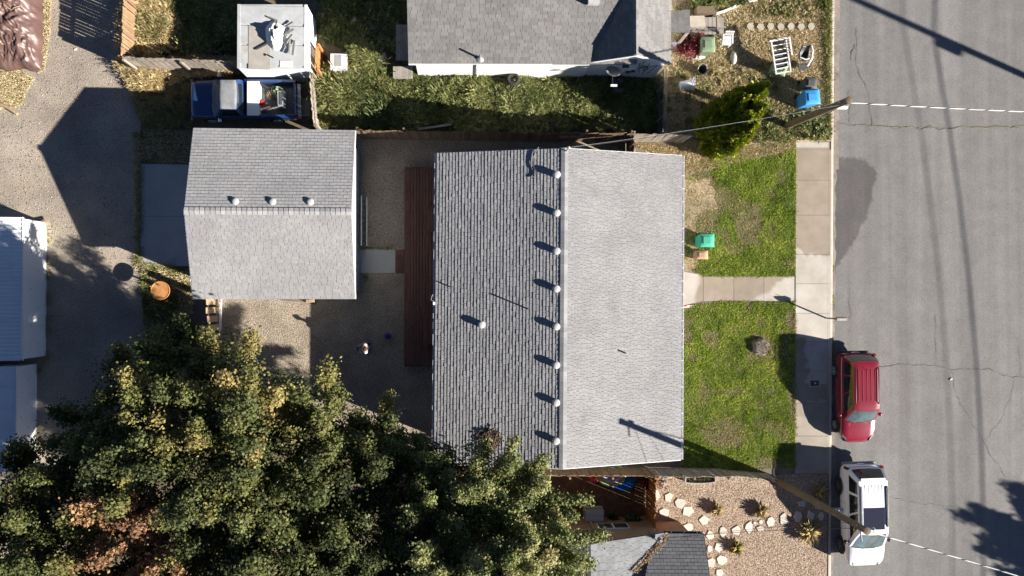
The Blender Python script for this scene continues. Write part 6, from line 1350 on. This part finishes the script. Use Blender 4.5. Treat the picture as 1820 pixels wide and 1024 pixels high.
bucket('pale white bucket lying on its side by the pipe fence', 1206, 156, 'white_plastic', .26, .6, R(86), R(8)); bucket('light blue small pail at the mouth of the pale bucket', 1221, 151, 'lilac', .18, .34, R(60), R(20)); bucket('dark grey flower pot standing on the dry grass', 1243, 129, 'darkgrey', .24, .5)
q = P(910, 149); ty = MB().grid(lambda u, v: (q.x+(.24+.10*math.cos(2*math.pi*v))*math.cos(2*math.pi*u), q.y+(.24+.10*math.cos(2*math.pi*v))*math.sin(2*math.pi*u), .75+.10*math.sin(2*math.pi*v)), 28, 10).build('car_tyre', 'tyre', None, 60); tag(ty, 'worn dark tyre resting on the tall weeds', 'tyre')
q = P(1092, 152); gr = thing('kettle_grill', 'black kettle barbecue in the shaded weeds below the dish', 'grill', q)
MB().lathe([(.08, .5), (.22, .56), (.29, .70), (.30, .76), (.29, .78), (.26, .88), (.16, .97), (.03, 1.0)], q, 24).build('kettle', 'black', gr, 50)
for k in range(3): a = k*2.1; MB().tube([(q.x+.18*math.cos(a), q.y+.18*math.sin(a), .58), (q.x+.33*math.cos(a), q.y+.33*math.sin(a), 0)], .014, 6).build('leg', 'steel', gr, 40)
MB().tube([(q.x-.06, q.y, 1.0), (q.x, q.y, 1.05), (q.x+.06, q.y, 1.0)], .012, 6).build('lid_handle', 'steel', gr, 40); MB().box((q.x+.05, q.y-.45, .7), (.5, .22, .03)).build('side_shelf', 'darkgrey', gr)
q = P(602, 111, .9); fr = thing('white_cabinet', 'white boxy appliance standing on the dirt by the shed', 'appliance', (q.x, q.y, 0)); MB().box((q.x, q.y, .45), (.74, .78, .88)).build('carcass', 'white_plastic', fr, None, False, .02); MB().box((q.x+.0, q.y, .91), (.78, .82, .035)).build('top', 'white_plastic', fr, None, False, .01); MB().box((q.x-.02, q.y+.08, .935), (.3, .55, .02)).build('top_panel', 'grey', fr)
q = P(403, 68); pc_ = thing('toilet_pan', 'pale rounded plastic tub lying in the shaded brush by the shed', 'tub', q); MB().lathe([(.18, .0), (.30, .25), (.33, .32), (.30, .33), (.24, .2), (.12, .1)], q, 20).build('bowl', 'grey', pc_, 50); MB().box((q.x-.2, q.y+.28, .3), (.36, .2, .36), .5).build('tank', 'grey', pc_, None, False, .03)
for i, (x, y, m, s_, lb) in enumerate([(632, 38, 'wood_grey', .3, 'small pale bundle lying in the shaded dirt'), (644, 50, 'grey', .28, 'grey rag on the shaded dirt left of the dark roof'), (663, 52, 'grey', .25, 'light rag nearest the dark roofed house'), (678, 104, 'white_plastic', .26, 'white scrap among the weeds by the crate'), (1232, 100, 'wood_grey', .3, 'brown paper scrap below the red plant'), (1243, 98, 'white_plastic', .33, 'white plastic bag on the grass by the red plant'), (1205, 80, 'lilac', .3, 'lilac bag beside the red leaved shrub')]): q = P(x, y); crumple('rag_heap', (q.x, q.y, .02), s_, .2, m, lb, 'rag', 20+i, 1, .8, 18)
q = P(1222, 82); N = 9; C = np.array([(q.x+random.uniform(-.5, .5), q.y+random.uniform(-.4, .45), .3+.3*random.random()) for _ in range(16)]); V, cc = leaves_at(C, 110, np.full(16, .26), .10, pal(rng.random(16), (.08, .012, .018), (.17, .03, .035), (.25, .07, .07))); rs_ = thing('red_shrub', 'deep red leaved shrub beside the porch', 'shrub', q); V -= np.array(q); put('foliage', np_mesh('foliage', V, np.arange(len(V)).reshape(-1, 4), 'leaf', cc), rs_, q)
for k in range(5): MB().tube([(q.x+.1*k-.2, q.y, 0), (q.x+.16*k-.32, q.y+.05*k-.1, .45)], .012, 5).build('stem', 'bark', rs_)
q = P(1286, 78); wc_ = thing('white_chair', 'white plastic garden chair by the porch steps', 'chair', q)
MB().box((q.x, q.y, .42), (.46, .44, .04)).build('seat', 'white_plastic', wc_, None, False, .015)
for k in range(5): MB().box((q.x-.18+.09*k, q.y+.24, .66), (.05, .03, .46), 0, .15).build('back_slat', 'white_plastic', wc_)
MB().beam((q.x-.22, q.y+.28, .90), (q.x+.22, q.y+.28, .90), .05, .06).build('back_rail', 'white_plastic', wc_)
for sx in (-.2, .2):
    for sy in (-.19, .19): MB().box((q.x+sx, q.y+sy, .21), (.045, .045, .42)).build('leg', 'white_plastic', wc_)
    MB().beam((q.x+sx*1.15, q.y-.2, .62), (q.x+sx*1.15, q.y+.24, .64), .06, .035).build('arm', 'white_plastic', wc_)
q = P(1303, 104); rk = MB().grid(lambda u, v: (q.x+.17*math.cos(6.283*u)*math.sin(3.14*v)*(1+.25*noise.noise(Vector((u*3, v*3, 1)))), q.y+.34*math.sin(6.283*u)*math.sin(3.14*v), .1+.14*math.cos(3.14*v)), 16, 10).build('rock', 'stone', None, 60); tag(rk, 'long white rock on the dry grass by the porch', 'rock')
q = P(1428, 183); rk = MB().grid(lambda u, v: (q.x+.2*math.cos(6.283*u)*math.sin(3.14*v), q.y+.14*math.sin(6.283*u)*math.sin(3.14*v), .09+.12*math.cos(3.14*v)), 16, 10).build('rock', 'stone', None, 60); tag(rk, 'small white rock left of the blue recycling cart', 'rock')
# clay patch at the pole
sheet('clay_patch', [(1408, 214), (1445, 212), (1466, 222), (1470, 240), (1440, 244), (1415, 232)], .022, 'clay', .12)
# ---- covered stack at the upper left: lumpy brown tarp with ropes
def tarp(label):
    t_ = thing('covered_stack', label, 'tarp', P(20, 55)); a = P(-60, -70, .0); b = P(77, 127, 0)
    def fn(u, v):
        x, y = lerp(a.x, b.x, u), lerp(a.y, b.y, v); e = min(1, (1-u)*6)*min(1, (1-v)*6)*min(1, v*6); e = e**.5
        rdg = abs(noise.noise(Vector((x*.9+y*.3, y*1.1, 3)))); w1 = noise.noise(Vector((x*.8, y*.8, 2)))*1.5; fold = (1-2*abs(noise.noise(Vector((x*2.4-y*1.2+w1, y*1.6+w1, 7)))))*.9+.8*(1-2*abs(noise.noise(Vector((x*4.5+w1*2, y*3.2+x*2, 1)))))+.35*noise.noise(Vector((x*9, y*8, 4)))-.7
        z = e*(1.25+.5*noise.noise(Vector((x*.45, y*.45, 5)))-.35*rdg)+.11*fold*e+.02; wob = .18*noise.noise(Vector((u*6, v*9, 9)))
        return x+wob*(u > .95)*1.0, y+wob*(v > .95)*1.0, max(.02, z)
    MB().grid(fn, 110, 130).build('cover', 'tarp', t_, 180)
    q0 = [Vector(fn(.50+.035*k, .50+.02*math.sin(k)))+Vector((0, 0, .03)) for k in range(12)]; MB().tube(q0, .022, 6).build('rope', 'wood', t_, 60)
    q1 = [Vector(fn(.45+.03*k, .74+.012*k))+Vector((0, 0, .03)) for k in range(8)]; MB().tube(q1, .018, 6).build('rope', 'wood', t_, 60)
    return t_
tarp('glossy brown tarp draped over a lumpy stack beside the alley')
tag(MB().tube([P(-6, 184, .12), P(12, 190, .14), P(31, 203, .10)], [.09, .085, .075], 10).build('cut_log', 'wood', None, 50), 'short cut log lying on the straw at the left edge', 'log')
# dead branch trimmings near the round table
for i, (pts, lb) in enumerate([([(272, 540), (280, 556), (290, 575)], 'thin bare branch lying below the rusty table'), ([(284, 556), (294, 562), (296, 574)], 'forked dry twig lying below the rusty table'), ([(300, 506), (318, 514), (336, 526)], 'straight dry stick between the rusty table and garage')]): tag(MB().tube([P(x, y, .06+.05*k) for k, (x, y) in enumerate(pts)], [.02, .016, .008], 6).build('dead_branch', 'wood_grey', None, 50), lb, 'branch')
q = P(650, 492); XY = np.array([(q.x, q.y)]*26)+rng.normal(0, .05, (26, 2)); tag(blades('green_sprout', XY, .02, .1+.2*rng.random(26), .03, pal(rng.random(26), (.06, .16, .03), (.1, .22, .05)), 1.6, None, None, None), 'small bright green sprout at the end of the back path', 'plant')
tag(MB().tube([P(633, 496, .05), P(640, 498, .05)], .02, 6).build('garden_stake', 'clay'), 'short reddish stake by the garage corner', 'stake')
q = P(551, 535, .2); tag(MB().box((q.x, q.y, .12), (.4, .16, .2), .1).build('split_block', 'wood', None, None, False, .02), 'pale wood block under the garage eave', 'block')
# grass clippings patches and litter on the alley
for i, (x, y, m, lb) in enumerate([(1690, 674, 'white_plastic', 'tiny white paper scrap on the road'), (135, 88, 'white_plastic', 'white pebble in the fence shadow on the alley'), (441, 140, 'white_plastic', 'left white scrap above the pickup'), (461, 137, 'white_plastic', 'right white scrap above the pickup')]): q = P(x, y, ZS if x > 1480 else 0); tag(MB().box((q.x, q.y, q.z+.03), (.14, .06, .03), .5).build('litter_scrap', m), lb, 'litter')
# ================================================================ flag by the front door
q = P(1219, 549, 1.9); fl = thing('flag', 'stars and stripes flag on a short pole at the front of the house', 'flag', q)
pa, pb = Vector((f[1].x-.2, q.y-.05, 1.75)), P(1232, 545, 2.4); pb = Vector((pb.x, q.y+.18, 2.45)); pa = Vector((pb.x-1.1, q.y-.05, 1.8)); MB().tube([pa, pb], .014, 8).build('pole', 'white_plastic', fl, 40)
d = (pb-pa).normalized()
def cloth(u, v): p = pb-d*(.05+.62*u); return p+Vector((.03*math.sin(v*7+u*3)-.05*v, -.10*v+.05*math.sin(v*9+u*4), -.75*v))
for k in range(13):
    v0, v1 = k/13, (k+1)/13; MB().grid(lambda u, v: cloth(lerp(0, 1, u), lerp(v0, v1, v)), 8, 2).build('stripe', 'flag_red' if k % 2 == 0 else 'shirt', fl, 60)
can = MB().grid(lambda u, v: cloth(.0+.55*u, .42*v)+Vector((.008, .010, .008)), 8, 8).build('canton', 'navy_cloth', fl, 60)
for r_ in range(4):
    for k in range(5):
        c0 = cloth(.06+.105*k, .05+.1*r_)+Vector((.014, .018, .014)); pts = []
        for j in range(10): a = math.pi/2+j*math.pi/5; rr = .022 if j % 2 == 0 else .009; pts.append(c0+d*rr*math.cos(a)+Vector((0, .02, -1)).normalized()*-rr*math.sin(a))
        MB().quad(*pts).build('star', 'shirt', can)
# ================================================================ person standing in the shaded back yard, looking up
def skin_mesh(name, nodes, edges, m, parent, sub=2, root=0):
    me = bpy.data.meshes.new(name); me.from_pydata([n_[0] for n_ in nodes], edges, []); me.materials.append(MT[m]); o = put(name, me, parent, WL[parent])
    o.modifiers.new('skin', 'SKIN'); sv = me.skin_vertices[0].data if me.skin_vertices else None
    if sv is None: me.skin_vertices.new(); sv = me.skin_vertices[0].data
    for i, n_ in enumerate(nodes): r_ = n_[1]; sv[i].radius = r_ if isinstance(r_, tuple) else (r_, r_)
    sv[root].use_root = True; o.modifiers['skin'].use_smooth_shade = True; s_ = o.modifiers.new('sub', 'SUBSURF'); s_.levels = s_.render_levels = sub; return o
pp = P(657, 616); man = thing('person', 'person in a white shirt and dark trousers standing on the shaded gravel looking up', 'person', (0, 0, 0), None, True)
hd = (.03, .02)
nodes = [((0, 0, .96), .125), ((0, 0, 1.12), .125), ((0, .01, 1.30), (.13, .15)), ((0, .0, 1.43), .09), ((0, .01, 1.50), .055), ((0, .02, 1.58), .075), ((0, .03, 1.67), .10), ((0, .02, 1.74), .08),
         ((.17, 0, 1.41), .065), ((.25, .04, 1.16), .048), ((.17, .26, 1.12), .036), ((.15, .33, 1.13), .034), ((-.17, 0, 1.41), .065), ((-.25, .04, 1.16), .048), ((-.17, .26, 1.12), .036), ((-.15, .33, 1.13), .034),
         ((.10, 0, .88), .095), ((.12, .01, .50), .065), ((.13, -.02, .12), .045), ((.14, .12, .05), .045), ((-.10, 0, .88), .095), ((-.12, .02, .50), .065), ((-.13, 0, .12), .045), ((-.14, .14, .05), .045)]
for sx in (1, -1):
    w_ = 11 if sx == 1 else 15
edges = [(0, 1), (1, 2), (2, 3), (3, 4), (4, 5), (5, 6), (6, 7), (3, 8), (8, 9), (9, 10), (10, 11), (3, 12), (12, 13), (13, 14), (14, 15), (0, 16), (16, 17), (17, 18), (18, 19), (0, 20), (20, 21), (21, 22), (22, 23)]
for sx, wi in ((1, 11), (-1, 15)):
    b = Vector(nodes[wi][0])
    for k, ln in enumerate((.060, .075, .08, .07)):
        x = b.x+(k-1.5)*.019; i = len(nodes); nodes += [((x, b.y+.035, b.z), .010), ((x, b.y+.035+ln*.6, b.z-.005), .009), ((x-sx*.005, b.y+.035+ln, b.z-.03), .0075)]; edges += [(wi, i), (i, i+1), (i+1, i+2)]
    i = len(nodes); nodes += [((b.x-sx*.045, b.y+.01, b.z+.015), .011), ((b.x-sx*.055, b.y+.05, b.z+.025), .009)]; edges += [(wi, i), (i, i+1)]
body = skin_mesh('body', nodes, edges, 'skin', man)
skin_mesh('shirt', [((0, 0, .92), .145), ((0, 0, 1.12), .15), ((0, .01, 1.30), (.155, .175)), ((0, 0, 1.43), .105), ((.175, 0, 1.41), .085), ((.235, .03, 1.22), .07), ((-.175, 0, 1.41), .085), ((-.235, .03, 1.22), .07)], [(0, 1), (1, 2), (2, 3), (3, 4), (4, 5), (3, 6), (6, 7)], 'shirt', man)
skin_mesh('trousers', [((0, 0, .97), .14), ((.10, 0, .87), .108), ((.12, .01, .50), .08), ((.13, -.02, .10), .065), ((-.10, 0, .87), .108), ((-.12, .02, .50), .08), ((-.13, 0, .10), .065)], [(0, 1), (1, 2), (2, 3), (0, 4), (4, 5), (5, 6)], 'jeans', man)
for sx, y in ((.14, .07), (-.14, .09)): MB().lathe([(.035, -.13), (.05, -.08), (.055, .05), (.045, .13), (.02, .16)], (sx, y, .055), 12, 'Y').build('shoe', 'black', man, 50, True)
hr = MB(); hr.grid(lambda u, v: (.108*math.cos(6.283*u)*math.sin(1.5*v+.05), .01-.03*v+.115*math.sin(6.283*u)*math.sin(1.5*v+.05), 1.69+.10*math.cos(1.6*v)-.03*math.sin(6.283*u)*v), 18, 8); hr.build('hair', 'hair', man, 60, True)
fc = MB(); fc.lathe([(.006, 0), (.016, .015), (.012, .04), (.004, .05)], (0, .125, 1.635), 8).build('nose', 'skin', body, 60, True)
for sx in (-1, 1): MB().lathe([(.004, -.01), (.013, -.004), (.013, .004), (.004, .01)], (sx*.036, .115, 1.685), 10, 'Y').build('eye', 'white_plastic', body, 60, True); MB().lathe([(.004, -.012), (.03, -.006), (.03, .006), (.004, .012)], (sx*.105, .02, 1.66), 10, 'X').build('ear', 'skin', body, 60, True)
MB().box((0, .118, 1.595), (.05, .012, .010)).build('mouth', 'pink', body, None, True)
man.location = pp; man.rotation_euler = (0, 0, R(95))
ct = man.location+Matrix.Rotation(R(95), 3, 'Z') @ Vector((0, .40, 1.13)); rc = thing('remote_controller', 'small dark grey remote held in both hands of the person', 'controller', ct)
MB().box(ct, (.09, .22, .035)).build('case', 'darkgrey', rc, None, False, .01)
for s_ in (-.07, .07): MB().tube([ct+Vector((0, s_, .01)), ct+Vector((0, s_, .05))], .008, 6).build('stick', 'black', rc)
q = P(689, 597); tag(MB().lathe([(.05, 0), (.13, .05), (.15, .14), (.11, .22), (.03, .26)], q, 16).build('ball', 'navy_cloth', None, 60), 'small dark blue ball on the shaded gravel right of the person', 'ball')
